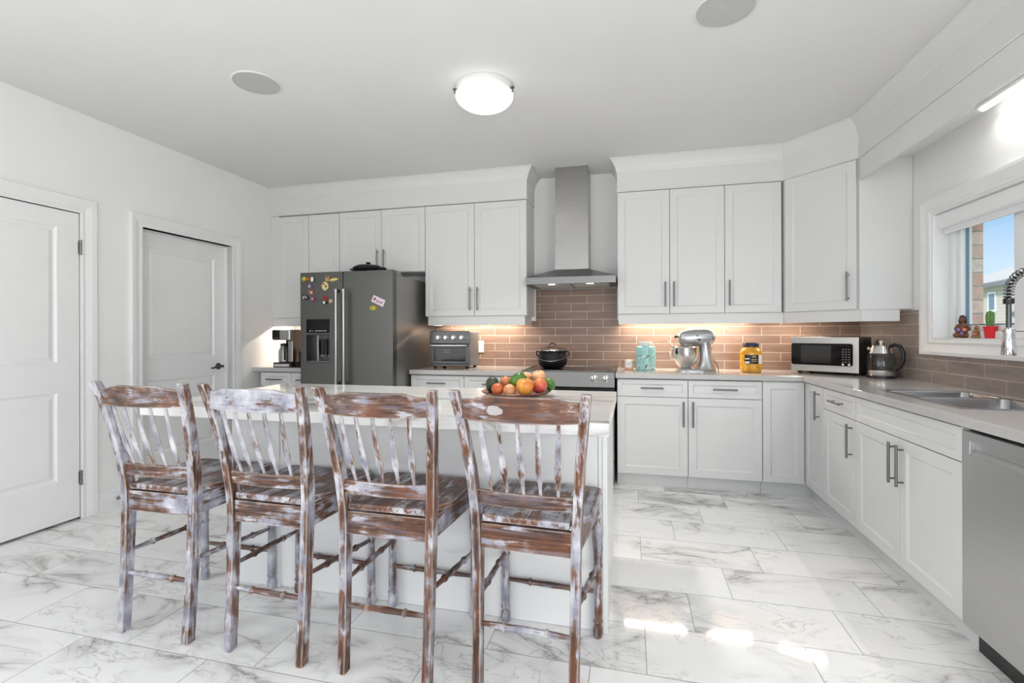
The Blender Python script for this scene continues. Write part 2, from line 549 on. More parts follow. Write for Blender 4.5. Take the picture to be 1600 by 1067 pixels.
fruit_mat('red_mango_skin', [(0.35, (0.70, 0.22, 0.06)), (0.65, (0.55, 0.08, 0.07))], ns=10, grad=5)
fruit_mat('green_mango_skin', [(0.35, (0.13, 0.22, 0.02)), (0.65, (0.05, 0.17, 0.03))], ns=12, grad=-4)
fruit_mat('pickle_yellow', [(0.3, (0.50, 0.19, 0.01)), (0.55, (0.72, 0.36, 0.03)), (0.8, (0.85, 0.60, 0.18))], ns=28, rough=0.12)
fruit_mat('cactus_green', [(0.3, (0.06, 0.15, 0.03)), (0.7, (0.20, 0.34, 0.11))], ns=30)


def canister_mat():
    m, nt, b = nmat('floral_turquoise')
    t = N(nt, 'ShaderNodeTexCoord')
    sp = N(nt, 'ShaderNodeSeparateXYZ')
    nt.links.new(t.outputs['Object'], sp.inputs[0])
    base = ramp(nt, noise(nt, objvec(nt), 9.0, 3), [(0.3, (0.24, 0.50, 0.48)), (0.7, (0.42, 0.66, 0.68))])
    n = noise(nt, objvec(nt, (1, 1, 0.6)), 42.0, 3, 0.6, 0.6)
    z = sp.outputs[2]
    band = M(nt, 'MULTIPLY', M(nt, 'GREATER_THAN', z, 0.005), M(nt, 'LESS_THAN', z, 0.135))
    leaf = M(nt, 'MULTIPLY', ramp(nt, n, [(0.57, 0.0), (0.62, 1.0)]), band)
    n2 = noise(nt, objvec(nt), 33.0, 2)
    flo = M(nt, 'MULTIPLY', ramp(nt, n2, [(0.62, 0.0), (0.66, 1.0)]), band)
    c = mixc(nt, leaf, base, (0.10, 0.13, 0.06))
    c = mixc(nt, flo, c, (0.72, 0.70, 0.62))
    nt.links.new(c, b.inputs['Base Color'])
    b.inputs['Roughness'].default_value = 0.22
    MATS['floral_turquoise'] = m


canister_mat()


# ------------------------------------------------------------------ mesh builder
class MB:
    def __init__(self):
        self.bm = bmesh.new()

    def face(self, vs):
        try:
            return self.bm.faces.new(vs)
        except ValueError:
            return None

    def box(self, x0, x1, y0, y1, z0, z1):
        v = [self.bm.verts.new((x, y, z)) for z in (z0, z1) for y in (y0, y1) for x in (x0, x1)]
        for f in ((0, 2, 3, 1), (4, 5, 7, 6), (0, 1, 5, 4), (2, 6, 7, 3), (0, 4, 6, 2), (1, 3, 7, 5)):
            self.face([v[i] for i in f])
        return self

    def loft(self, rings, cap=True, closed=False):
        R = [[self.bm.verts.new(p) for p in r] for r in rings]
        n = len(R[0])
        pairs = list(zip(R, R[1:])) + ([(R[-1], R[0])] if closed else [])
        for a, b_ in pairs:
            for i in range(n):
                self.face([a[i], a[(i + 1) % n], b_[(i + 1) % n], b_[i]])
        if cap and not closed:
            self.face(list(reversed(R[0])))
            self.face(R[-1])
        return self

    def lathe(self, prof, c=(0, 0, 0), seg=32, axis=None, cap=True, sx=1.0, sy=1.0):
        """profile [(r, t)] turned about +z at c, or about the direction 'axis' """
        c = Vector(c)
        if axis is None:
            A, B, D = Vector((1, 0, 0)), Vector((0, 1, 0)), Vector((0, 0, 1))
        else:
            D = Vector(axis).normalized()
            A = D.orthogonal().normalized()
            B = D.cross(A)
        rings = []
        for r, t in prof:
            r = max(r, 1e-5)
            rings.append([c + D * t + A * (r * sx * math.cos(2 * PI * i / seg)) + B * (r * sy * math.sin(2 * PI * i / seg)) for i in range(seg)])
        return self.loft(rings, cap)

    def cyl(self, p0, p1, r0, r1=None, seg=16):
        p0, p1 = Vector(p0), Vector(p1)
        return self.lathe([(r0, 0), (r0 if r1 is None else r1, (p1 - p0).length)], p0, seg, p1 - p0)

    def tube(self, pts, r, seg=10, closed=False):
        pts = [Vector(p) for p in pts]
        rs = r if isinstance(r, (list, tuple)) else [r] * len(pts)
        rings = []
        up = None
        n = len(pts)
        for i, p in enumerate(pts):
            if closed:
                d = (pts[(i + 1) % n] - pts[i - 1]).normalized()
            else:
                d = (pts[min(i + 1, n - 1)] - pts[max(i - 1, 0)]).normalized()
            if up is None:
                up = d.orthogonal().normalized()
            up = (up - d * up.dot(d)).normalized()
            s = d.cross(up)
            rings.append([p + up * (rs[i] * math.cos(2 * PI * k / seg)) + s * (rs[i] * math.sin(2 * PI * k / seg)) for k in range(seg)])
        return self.loft(rings, True, closed)

    def ell(self, c, rx, ry, rz, seg=20, rings=12):
        m = Matrix.Translation(c) @ Matrix.Diagonal((rx, ry, rz, 1))
        bmesh.ops.create_uvsphere(self.bm, u_segments=seg, v_segments=rings, radius=1, matrix=m)
        return self

    def prism(self, poly, d0, d1, plane='xz'):
        """extrude a polygon: plane 'xz' along y, 'yz' along x, 'xy' along z"""
        f = {'xz': lambda a, b_, d: (a, d, b_), 'yz': lambda a, b_, d: (d, a, b_), 'xy': lambda a, b_, d: (a, b_, d)}[plane]
        return self.loft([[f(a, b_, d0) for a, b_ in poly], [f(a, b_, d1) for a, b_ in poly]])

    def grid(self, us, vs, keep, d0, d1, plane='xy'):
        """a slab made of the kept cells of a grid (so it may have holes)"""
        f = {'xz': lambda a, b_, d: (a, d, b_), 'yz': lambda a, b_, d: (d, a, b_), 'xy': lambda a, b_, d: (a, b_, d)}[plane]
        cache = {}

        def V(i, j, d):
            k = (i, j, d)
            if k not in cache:
                cache[k] = self.bm.verts.new(f(us[i], vs[j], d))
            return cache[k]
        nu, nv = len(us) - 1, len(vs) - 1
        K = {(i, j): bool(keep((us[i] + us[i + 1]) / 2, (vs[j] + vs[j + 1]) / 2)) for i in range(nu) for j in range(nv)}
        for (i, j), k in K.items():
            if not k:
                continue
            for d in (d0, d1):
                self.face([V(i, j, d), V(i + 1, j, d), V(i + 1, j + 1, d), V(i, j + 1, d)])
            for di, dj, a, b_ in ((-1, 0, (i, j), (i, j + 1)), (1, 0, (i + 1, j), (i + 1, j + 1)), (0, -1, (i, j), (i + 1, j)), (0, 1, (i, j + 1), (i + 1, j + 1))):
                if not K.get((i + di, j + dj), False):
                    self.face([V(*a, d0), V(*b_, d0), V(*b_, d1), V(*a, d1)])
        return self

    def xform(self, m):
        bmesh.ops.transform(self.bm, matrix=m, verts=self.bm.verts)
        return self

    def build(self, name, mat, parent=None, bevel=0.0, seg=2, smooth=None, sub=0, angle=40):
        bmesh.ops.remove_doubles(self.bm, verts=self.bm.verts, dist=1e-6)
        bmesh.ops.recalc_face_normals(self.bm, faces=self.bm.faces)
        me = bpy.data.meshes.new(name)
        self.bm.to_mesh(me)
        self.bm.free()
        me.materials.append(MATS[mat] if isinstance(mat, str) else mat)
        o = bpy.data.objects.new(name, me)
        C.objects.link(o)
        if parent is not None:
            o.parent = parent
        if bevel:
            md = o.modifiers.new('bevel', 'BEVEL')
            md.width, md.segments, md.limit_method, md.angle_limit = bevel, seg, 'ANGLE', math.radians(35)
            md.harden_normals = False
        if sub:
            md = o.modifiers.new('sub', 'SUBSURF')
            md.levels = md.render_levels = sub
        if smooth:
            for p in me.polygons:
                p.use_smooth = True
            try:
                me.set_sharp_from_angle(angle=math.radians(angle))
            except Exception:
                pass
        return o


def thing(name, label, cat, loc=(0, 0, 0), rz=0.0, group=None):
    o = bpy.data.objects.new(name, None)
    o.empty_display_size = 0.05
    C.objects.link(o)
    o.location, o.rotation_euler = loc, (0, 0, rz)
    return tag(o, label, cat, group)


def tag(o, label, cat, group=None):
    o['label'], o['category'] = label, cat
    if group:
        o['group'] = group
    return o


def struct(o):
    o['kind'] = 'structure'
    return o


def struct_empty(name, loc=(0, 0, 0)):
    o = bpy.data.objects.new(name, None)
    o.empty_display_size = 0.05
    C.objects.link(o)
    o.location = loc
    return struct(o)


def copy_tree(o, parent=None):
    c = o.copy()
    C.objects.link(c)
    if parent is not None:
        c.parent = parent
    for ch in list(o.children):
        copy_tree(ch, c)
    return c


# ------------------------------------------------------------------ room shell
XL, XR, YB, YF, ZC = -3.61, 1.88, 4.63, -3.2, 2.74
struct(MB().box(XL - 0.25, XR + 0.3, YF - 0.15, YB + 0.15, -0.1, 0.0).build('floor', 'marble_tile'))
struct(MB().box(XL - 0.25, XR + 0.3, YF - 0.15, YB + 0.15, ZC, ZC + 0.1).build('ceiling', 'ceiling_paint'))
wall_back = struct(MB().box(XL - 0.25, XR + 0.2, YB, YB + 0.12, 0, ZC).build('wall_back', 'wall_paint'))
# left wall with two door openings
D1 = (1.66, 2.475, 2.06)     # y0, y1, top: door flush with the wall
D2 = (2.905, 3.765, 2.06)    # set-back door
struct(MB().grid([YF, -2.3, -0.1, D1[0], D1[1], D2[0], D2[1], YB], [0, 0.5, 2.06, 2.3, ZC],
                 lambda y, z: not ((D1[0] < y < D1[1] or D2[0] < y < D2[1]) and z < 2.06) and not (-2.3 < y < -0.1 and 0.5 < z < 2.3),
                 XL - 0.13, XL, 'yz').build('wall_left', 'wall_paint'))
# rear wall behind the camera, with a wide opening added to let in light
struct(MB().grid([XL, -3.0, 1.6, XR], [0, 2.4, ZC], lambda x, z: not (-3.0 < x < 1.6 and z < 2.4), YF - 0.12, YF, 'xz').build('wall_rear', 'wall_paint'))
# right wall with the sink window and an opening added for the fill light
WY0, WY1, WZ0, WZ1 = 2.12, 3.646, 1.19, 2.0
wr = struct(MB().grid([YF, -2.4, -0.4, WY0, WY1, YB], [0, 0.6, WZ0, WZ1, 2.15, ZC], lambda y, z: not (WY0 < y < WY1 and WZ0 < z < WZ1) and not (-2.4 < y < -0.4 and 0.6 < z < 2.15), XR, XR + 0.203, 'yz').build('wall_right', 'wall_paint'))
MB().grid([YF, -2.4, -0.4, WY0 - 0.01, WY1 - 0.006, YB], [-0.3, 0.6, WZ0 - 0.02, WZ1 + 0.02, 2.15, 3.4], lambda y, z: not (WY0 - 0.01 < y < WY1 - 0.006 and WZ0 - 0.02 < z < WZ1 + 0.02) and not (-2.4 < y < -0.4 and 0.6 < z < 2.15),
          XR + 0.204, XR + 0.268, 'yz').build('brick_veneer', 'brick', wr)

# backsplash (thin tile skin on both walls)
bs = MB().grid([-1.945, -0.89, -0.12, XR - 0.001], [0.915, 1.36, 1.66], lambda x, z: z < 1.36 or (-0.89 < x < -0.12), YB - 0.010, YB - 0.0005, 'xz')
bs.build('tile_backsplash', 'taupe_tile_x', wall_back)
MB().grid([XL + 0.001, -2.86], [0.915, 1.32], lambda x, z: True, YB - 0.010, YB - 0.0005, 'xz').build('tile_backsplash', 'taupe_tile_x', wall_back)
bs2 = MB().grid([1.62, 3.751, 3.86, YB - 0.011], [0.915, 1.096, 1.388], lambda y, z: z < 1.096 or y > 3.751, XR - 0.010, XR - 0.0005, 'yz')
bs2.build('tile_backsplash', 'taupe_tile_y', wr)


# ------------------------------------------------------------------ doors on the left wall
def panel_door(w, h, panels, t=0.035):
    """front at y=0 facing -y; panels = [(x0,x1,z0,z1)] with a sunk moulding and raised field"""
    mb = MB()
    xs = sorted({0, w, *[p[0] for p in panels], *[p[1] for p in panels]})
    zs = sorted({0, h, *[p[2] for p in panels], *[p[3] for p in panels]})
    inp = lambda x, z: any(a < x < b_ and c < z < d for a, b_, c, d in panels)
    mb.grid(xs, zs, lambda x, z: not inp(x, z), 0, t, 'xz')
    for a, b_, c, d in panels:
        def ring(i, y):
            return [(a + i, y, c + i), (b_ - i, y, c + i), (b_ - i, y, d - i), (a + i, y, d - i)]
        mb.loft([ring(0, 0), ring(0.012, 0.011), ring(0.022, 0.011), ring(0.045, 0.003)], cap=False)
        v = [mb.bm.verts.new(p) for p in ring(0.045, 0.003)]
        mb.face(v)
        v = [mb.bm.verts.new(p) for p in ring(0, t)]
        mb.face(v)
    return mb


def casing(w, h, cw=0.085, t=0.022):
    """U-shaped moulded casing round an opening w x h, on the plane y=0 facing -y"""
    mb = MB()
    prof = [(0.0, 0.0), (0.0, 0.010), (0.012, 0.013), (0.030, 0.011), (0.050, 0.016), (0.066, 0.020), (cw - 0.004, t), (cw, t - 0.003), (cw, 0.0)]
    rings = []
    for side in range(4):
        r = []
        for o, y in prof:
            p = [(-o, -y, 0), (-o, -y, h + o), (w + o, -y, h + o), (w + o, -y, 0)][side]
            r.append(p)
        rings.append(r)
    return mb.loft(rings)


RZL = -PI / 2 + PI            # local -y -> world +x
# local x -> world +y for rz=+90deg; local -y -> +x
d1 = struct_empty('door_1', (XL, D1[0], 0))
d1.rotation_euler = (0, 0, PI / 2)
leaf = panel_door(D1[1] - D1[0] - 0.010, 2.04, [(0.13, 0.675, 0.27, 0.85), (0.13, 0.675, 1.04, 1.93)]).xform(Matrix.Translation((0.005, -0.004, 0.014)))
leaf.build('leaf', 'door_paint', d1, 0.0015)
casing(D1[1] - D1[0], 2.06, 0.10).build('casing', 'trim_paint', d1)
MB().grid([-0.02, 0.0, D1[1] - D1[0], D1[1] - D1[0] + 0.02], [0.0, 2.06, 2.08], lambda x, z: not (0 < x < D1[1] - D1[0] and z < 2.06), 0.001, 0.125, 'xz').build('jamb', 'trim_paint', d1)
MB().box(-0.01, D1[1] - D1[0] + 0.01, 0.128, 0.135, 0, 2.08).build('backing', 'black_rubber', d1)
for hz in (0.278, 1.828):
    hg = MB().cyl((D1[1] - D1[0] - 0.003, -0.013, hz - 0.045), (D1[1] - D1[0] - 0.003, -0.013, hz + 0.045), 0.0075, seg=12)
    hg.box(D1[1] - D1[0] - 0.012, D1[1] - D1[0] + 0.006, -0.0065, -0.0045, hz - 0.04, hz + 0.04)
    for q in (-0.045, -0.018, 0.018, 0.045):
        hg.cyl((D1[1] - D1[0] - 0.003, -0.013, hz + q - 0.003), (D1[1] - D1[0] - 0.003, -0.013, hz + q + 0.003), 0.009, seg=12)
    h_ = hg.build('hinge', 'satin_nickel', d1)
    h_['label'] = 'grey metal hinge'
# set-back door
dw = D2[1] - D2[0]
d2 = struct_empty('door_2', (XL, D2[0], 0))
d2.rotation_euler = (0, 0, PI / 2)
leaf = panel_door(dw - 0.008, 2.04, [(0.11, dw - 0.12, 0.27, 0.86), (0.11, dw - 0.12, 1.03, 1.92)]).xform(Matrix.Translation((0.004, 0.088, 0.010)))
lf = leaf.build('leaf', 'door_paint', d2, 0.0015)
casing(dw, 2.06, 0.095).build('casing', 'trim_paint', d2)
MB().grid([-0.02, 0.0, dw, dw + 0.02], [0.0, 2.06, 2.08], lambda x, z: not (0 < x < dw and z < 2.06), 0.001, 0.135, 'xz').build('jamb', 'trim_paint', d2)
MB().grid([0.001, 0.014, dw - 0.014, dw - 0.001], [0.0, 2.046, 2.059], lambda x, z: not (0.014 < x < dw - 0.014 and z < 2.046), 0.055, 0.086, 'xz').build('door_stop', 'trim_paint', d2)
hx, hz = dw - 0.075, 0.945
hd = MB().lathe([(0.030, 0), (0.030, 0.006), (0.024, 0.010), (0.012, 0.014), (0.011, 0.045)], (hx, 0.088, hz), 24, (0, -1, 0))
hd.tube([(hx + 0.006, 0.040, hz), (hx - 0.02, 0.038, hz + 0.003), (hx - 0.06, 0.040, hz - 0.002), (hx - 0.10, 0.044, hz - 0.010), (hx - 0.115, 0.046, hz - 0.009)], [0.012, 0.011, 0.009, 0.007, 0.006], 10)
hd.build('lever_handle', 'gunmetal', d2, smooth=True)
# baseboards
BBP = [(0, 0), (0.016, 0), (0.016, 0.085), (0.012, 0.098), (0.012, 0.112), (0.006, 0.128), (0.0, 0.132)]


def baseboard(name, y0, y1):
    return struct(MB().prism([(XL + a, z) for a, z in BBP], y0, y1, 'xz').build(name, 'trim_paint'))


bb = struct_empty('baseboard_left')
for y0, y1 in ((YF, D1[0] - 0.101), (D1[1] + 0.101, D2[0] - 0.096), (D2[1] + 0.096, 4.0)):
    MB().prism([(XL + a, z) for a, z in BBP], y0, y1, 'xz').build('board', 'trim_paint', bb)
# spring door stop on the baseboard
ds = thing('door_stop', 'small grey door stop fixed to the white baseboard between the two doors', 'door stop', (XL + 0.016, 2.71, 0.062))
MB().lathe([(0.013, 0), (0.013, 0.004), (0.006, 0.008), (0.006, 0.055), (0.009, 0.057), (0.009, 0.07)], (0, 0, 0), 12, (1, 0, 0)).build('stem', 'spigot_grey', ds, smooth=True)
# light switch
sw = thing('light_switch', 'white rocker light switch on the left wall beside the recessed door', 'light switch', (XL, 3.94, 1.246))
MB().box(0.0005, 0.006, -0.036, 0.036, -0.058, 0.058).build('wall_plate', 'white_plastic', sw, 0.002)
MB().box(0.006, 0.010, -0.017, 0.017, -0.033, 0.033).build('rocker', 'white_plastic', sw, 0.0015)

# ------------------------------------------------------------------ window over the sink
win = struct_empty('window_1', (XR, WY0, WZ0))
ww, wh = WY1 - WY0, WZ1 - WZ0
# casing round all four sides (frame lying on the wall, facing -x)
prof = [(0.0, 0.0), (0.0, 0.012), (0.015, 0.016), (0.03, 0.013), (0.055, 0.018), (0.080, 0.024), (0.100, 0.024), (0.104, 0.018), (0.104, 0.0)]
rg = []
for cy, cz, sy, sz in ((0, 0, -1, -1), (0, wh, -1, 1), (ww, wh, 1, 1), (ww, 0, 1, -1)):
    rg.append([(-x - 0.0003, cy + sy * o, cz + sz * o * 0.92) for o, x in prof])
MB().loft(rg, closed=True).build('casing', 'trim_paint', win)
# jamb lining
MB().grid([0.0, 0.014, ww - 0.014, ww], [0.0, 0.014, wh - 0.014, wh], lambda y, z: not (0.014 < y < ww - 0.014 and 0.014 < z < wh - 0.014), -0.006, 0.205, 'yz').build('jamb_lining', 'trim_paint', win)
FX0, FX1 = 0.085, 0.165
o0, o1 = 0.0142, 0.055
MID = 0.94
MB().grid([o0, o1, MID - 0.035, MID + 0.035, ww - o1, ww - o0], [o0, o1, wh - o1, wh - o0],
          lambda y, z: not (o1 < z < wh - o1 and (o1 < y < MID - 0.035 or MID + 0.035 < y < ww - o1)), FX0, FX1, 'yz').build('window_frame', 'vinyl', win, 0.003)
for a, b_ in ((o1, MID - 0.035), (MID + 0.035, ww - o1)):
    a, b_ = a + 0.001, b_ - 0.001
    c, d = o1 + 0.001, wh - o1 - 0.001
    sf = MB().grid([a, a + 0.034, b_ - 0.034, b_], [c, c + 0.034, d - 0.034, d], lambda y, z: not (a + 0.034 < y < b_ - 0.034 and c + 0.034 < z < d - 0.034), FX0 + 0.018, FX1 - 0.010, 'yz').build('sash', 'vinyl', win, 0.003)
    MB().box(FX0 + 0.040, FX0 + 0.044, a + 0.034, b_ - 0.034, c + 0.034, d - 0.034).build('pane', 'window_glass', sf)
    MB().grid([a + 0.0345, a + 0.042, b_ - 0.042, b_ - 0.0345], [c + 0.0345, c + 0.042, d - 0.042, d - 0.0345],
              lambda y, z: not (a + 0.042 < y < b_ - 0.042 and c + 0.042 < z < d - 0.042), FX0 + 0.0445, FX0 + 0.058, 'yz').build('edge_reflection', 'window_blue', sf)  # blue strip: reflection along the glass edge put in as a coloured part
# roller blind
rb = thing('roller_blind', 'white roller blind rolled up in its cassette at the window head', 'blind', (XR + 0.02, 0, 0))
MB().prism([(0.0, 1.984), (0.0, 1.905), (0.012, 1.893), (0.05, 1.893), (0.060, 1.905), (0.060, 1.984)], WY0 + 0.016, WY1 - 0.016, 'xz').build('cassette', 'vinyl', rb, 0.003)
MB().box(0.030, 0.036, WY0 + 0.03, WY1 - 0.03, 1.868, 1.893).build('blind_fabric', 'blind_fabric', rb)
MB().box(0.024, 0.042, WY0 + 0.03, WY1 - 0.03, 1.856, 1.8685).build('bottom_rail', 'vinyl', rb, 0.003)

# ------------------------------------------------------------------ outside: the neighbour's house
nh = thing('neighbor_house', 'beige sided house with a grey shingle roof seen through the window', 'house', (20, 30, -3.2))
A = math.radians(9.9)
nh.rotation_euler = (0, 0, -A)
MB().box(0, 9, -16, 12, 0, 7.30).build('wall', 'lap_siding', nh)
rf = MB()
rf.prism([(-0.45, 7.20), (-0.45, 7.32), (4.5, 9.15), (9.45, 7.32), (9.45, 7.20)], -16.4, 12.4, 'xz')
rf.build('roof', 'roof_shingle', nh)
MB().box(-0.47, -0.43, -16.4, 12.4, 7.02, 7.26).build('fascia', 'siding_trim', nh)
for (yy, zz, w_, h_) in ((4.50, 5.72, 0.70, 0.95), (0.1, 6.0, 0.8, 1.0), (1.55, 4.25, 0.8, 0.8), (-4, 5.8, 1.2, 1.2)):
    fr = MB().grid([yy - w_ / 2 - 0.12, yy - w_ / 2, yy + w_ / 2, yy + w_ / 2 + 0.12], [zz - 0.12, zz, zz + h_, zz + h_ + 0.12], lambda y, z: not (abs(y - yy) < w_ / 2 and zz < z < zz + h_), -0.06, 0.0, 'yz').build('window_frame', 'vinyl', nh)
    MB().box(-0.03, -0.001, yy - w_ / 2, yy + w_ / 2, zz, zz + h_).build('pane', 'window_blue', fr)
MB().box(-0.10, -0.001, -16, 2.3, 5.32, 5.52).build('band', 'siding_trim', nh)
for yy in (2.6, 0.4):
    MB().box(1.4, 1.75, yy, yy + 0.35, 7.95, 8.18).build('roof_vent', 'siding_trim', nh)
struct(MB().box(2.3, 60, -30, 80, -3.3, -3.2).build('ground_outside', 'grass_far'))

# ------------------------------------------------------------------ ceiling fixtures
fl = thing('ceiling_light', 'round flush-mount ceiling light with a glowing white glass bowl', 'ceiling light', (-0.8605, 2.826, ZC))
MB().lathe([(0.176, 0), (0.176, -0.020), (0.160, -0.040)], (0, 0, -0.0005), 48).build('base_plate', 'lamp_metal', fl, smooth=True)
MB().lathe([(0.172, -0.044)] + [(0.176 * math.cos(a * PI / 2 / 12), -0.050 - 0.085 * math.sin(a * PI / 2 / 12)) for a in range(13)], (0, 0, 0), 48).build('glass_bowl', 'lamp_glow', fl, smooth=True)
for a in (3.60, -0.10, 1.80):
    ca, sa = math.cos(a), math.sin(a)
    k = MB().cyl((0.170 * ca, 0.170 * sa, -0.030), (0.192 * ca, 0.192 * sa, -0.030), 0.0075, seg=12)
    k.tube([(0.168 * ca, 0.168 * sa, -0.026), (0.180 * ca, 0.180 * sa, -0.034), (0.184 * ca, 0.184 * sa, -0.048), (0.174 * ca, 0.174 * sa, -0.056)], 0.0035, 8)
    k.build('clip', 'gunmetal', fl, smooth=True)

ld_ = bpy.data.lights.new('ceiling_lamp_light', 'AREA')
ld_.shape, ld_.size, ld_.energy, ld_.color = 'DISK', 0.16, 11.0, (1.0, 0.97, 0.93)
ld_.spread = 2.0
lo_ = bpy.data.objects.new('ceiling_lamp_light', ld_)
C.objects.link(lo_)
lo_.location = (-0.8605, 2.826, ZC - 0.1375)


def speaker(x, y, label):
    s = thing('ceiling_speaker', label, 'speaker', (x, y, ZC), 0, 'round in-ceiling speakers')
    MB().lathe([(0.128, -0.0005), (0.138, -0.0005), (0.138, -0.003), (0.133, -0.006), (0.128, -0.006)], (0, 0, 0), 48, cap=False).build('rim', 'ceiling_paint', s, smooth=True)
    MB().lathe([(0.132, -0.001), (0.131, -0.0045), (0.0, -0.0055)], (0, 0, 0), 48).build('grille', 'speaker_grille', s, smooth=True)


speaker(-2.16, 2.44, 'round grey ceiling speaker left of the ceiling light, toward the doors')
speaker(0.432, 2.405, 'round grey ceiling speaker right of the ceiling light, above the sink aisle')

# ------------------------------------------------------------------ cabinets
CAB = 'cabinet_paint'


def shaker(w, h, rail=0.058, t=0.02, rec=0.008):
    mb = MB()
    r = min(rail, w * 0.28, h * 0.28)

    def ring(i, y):
        return [(i, y, i), (w - i, y, i), (w - i, y, h - i), (i, y, h - i)]
    mb.loft([ring(0, t), ring(0, 0.0012), ring(0.0012, 0), ring(r, 0), ring(r + 0.004, rec * 0.55), ring(r + 0.011, rec)])
    return mb


def bar_handle(x, z, vert, L=0.2):
    mb = MB()
    d = Vector((0, 0, 1)) if vert else Vector((1, 0, 0))
    c = Vector((x, -0.030, z))
    mb.cyl(c - d * L / 2, c + d * L / 2, 0.0066, seg=12)
    for s in (-1, 1):
        p = c + d * (s * (L / 2 - 0.022))
        mb.cyl(p, p + Vector((0, 0.0298, 0)), 0.0045, seg=10)
    return mb


G = 0.0021


def add_front(root, zb, kind, x0, x1, z0, z1, handle=None, rail=0.058):
    f = shaker(x1 - x0 - 2 * G, z1 - z0 - 2 * G, rail).xform(Matrix.Translation((x0 + G, 0, z0 + G - zb))).build(kind, CAB, root)
    if handle:
        hx_, hz_, v_, L = handle
        bar_handle(hx_, hz_ - zb, v_, L).build('handle', 'satin_nickel', f, smooth=True)
    return f


def cabinet(name, label, x, y, rz, w, d, zb, zt, fronts, group, toe=False, open_top=False):
    """front-left corner at x,y; front plane local y=0 facing -y"""
    root = thing(name, label, 'cabinet', (x, y, zb), rz, group)
    bdy = MB().box(0.0008, w - 0.0008, 0.0225, d, (0.10 if toe else 0.0), 0.66 if open_top else zt - zb)
    if open_top:
        bdy.grid([0.0008, 0.02, w - 0.02, w - 0.0008], [0.0225, 0.04, d - 0.018, d], lambda x_, y_: not (0.02 < x_ < w - 0.02 and 0.04 < y_ < d - 0.018), 0.66, zt - zb)
    bdy.build('body', CAB, root)
    MB().box(0.003, w - 0.003, 0.0205, 0.0224, (0.103 if toe else 0.003), zt - zb - 0.003).build('gap_shade_plate', 'gap_shade', root)  # dark plate behind the fronts: shade of the door gaps put in as colour
    if toe:
        MB().box(0.0008, w - 0.0008, 0.062, 0.078, 0.0, 0.0995).build('toe_kick', CAB, root)
    for f in fronts:
        add_front(root, zb, *f)
    return root


GU, GB = 'white shaker wall cabinets', 'white shaker base cabinets'
UT = 2.4535
# --- upper cabinets, left of the hood
ux = lambda base, *v: [a - base for a in v]
c_ = cabinet('wall_cabinet', 'tall narrow white wall cabinet in the left corner above the coffee maker', XL + 0.001, 4.27, 0, 0.443, 0.358, 1.40, UT,
             [('door', 0.09, 0.443, 1.402, 2.443, None)], GU)
MB().box(0.0, 0.088, 0.006, 0.0202, 0.0, UT - 1.40).build('filler', CAB, c_)
MB().box(0.0, 0.443, 0.018, 0.032, -0.083, -0.0005).build('light_rail', CAB, c_)
cabinet('wall_cabinet', 'short white wall cabinet door above the left edge of the fridge', -3.1655, 4.27, 0, 0.351, 0.358, 1.832, UT,
        [('door', 0.0, 0.351, 1.834, 2.443, None)], GU)
cabinet('wall_cabinet', 'white two-door wall cabinet above the fridge behind the black pan', -2.8135, 4.27, 0, 0.919, 0.358, 1.832, UT,
        [('door', 0.0, 0.462, 1.834, 2.445, (0.427, 1.955, True, 0.2)), ('door', 0.462, 0.919, 1.834, 2.447, (0.497, 1.955, True, 0.2))], GU)
c_ = cabinet('wall_cabinet', 'white two-door wall cabinet above the toaster oven, left of the hood', -1.893, 4.27, 0, 0.986, 0.358, 1.40, UT,
             [('door', 0.0, 0.491, 1.402, 2.449, (0.453, 1.56, True, 0.215)), ('door', 0.491, 0.986, 1.402, 2.449, (0.525, 1.56, True, 0.215))], GU)
rl = MB().box(0.022, 0.964, 0.018, 0.032, -0.083, -0.0005)
rl.box(0.950, 0.964, 0.0325, 0.34, -0.083, -0.0005)
rl.box(0.022, 0.036, 0.0325, 0.34, -0.083, -0.0005)
rl.build('light_rail', CAB, c_)
# --- right of the hood
c_ = cabinet('wall_cabinet', 'white two-door wall cabinet directly right of the range hood', -0.105, 4.27, 0, 0.860, 0.358, 1.40, UT,
             [('door', 0.0, 0.429, 1.402, 2.451, (0.393, 1.565, True, 0.21)), ('door', 0.429, 0.860, 1.402, 2.451, (0.463, 1.565, True, 0.21))], GU)
rl = MB().box(0.006, 0.860, 0.018, 0.032, -0.083, -0.0005)
rl.box(0.006, 0.020, 0.0325, 0.34, -0.083, -0.0005)
rl.build('light_rail', CAB, c_)
c_ = cabinet('wall_cabinet', 'white single-door wall cabinet above the jar of pickles', 0.7555, 4.27, 0, 0.4385, 0.358, 1.40, UT,
             [('door', 0.0, 0.424, 1.402, 2.451, (0.034, 1.565, True, 0.21))], GU)
MB().box(0.0, 0.4385, 0.018, 0.032, -0.083, -0.0005).build('light_rail', CAB, c_)
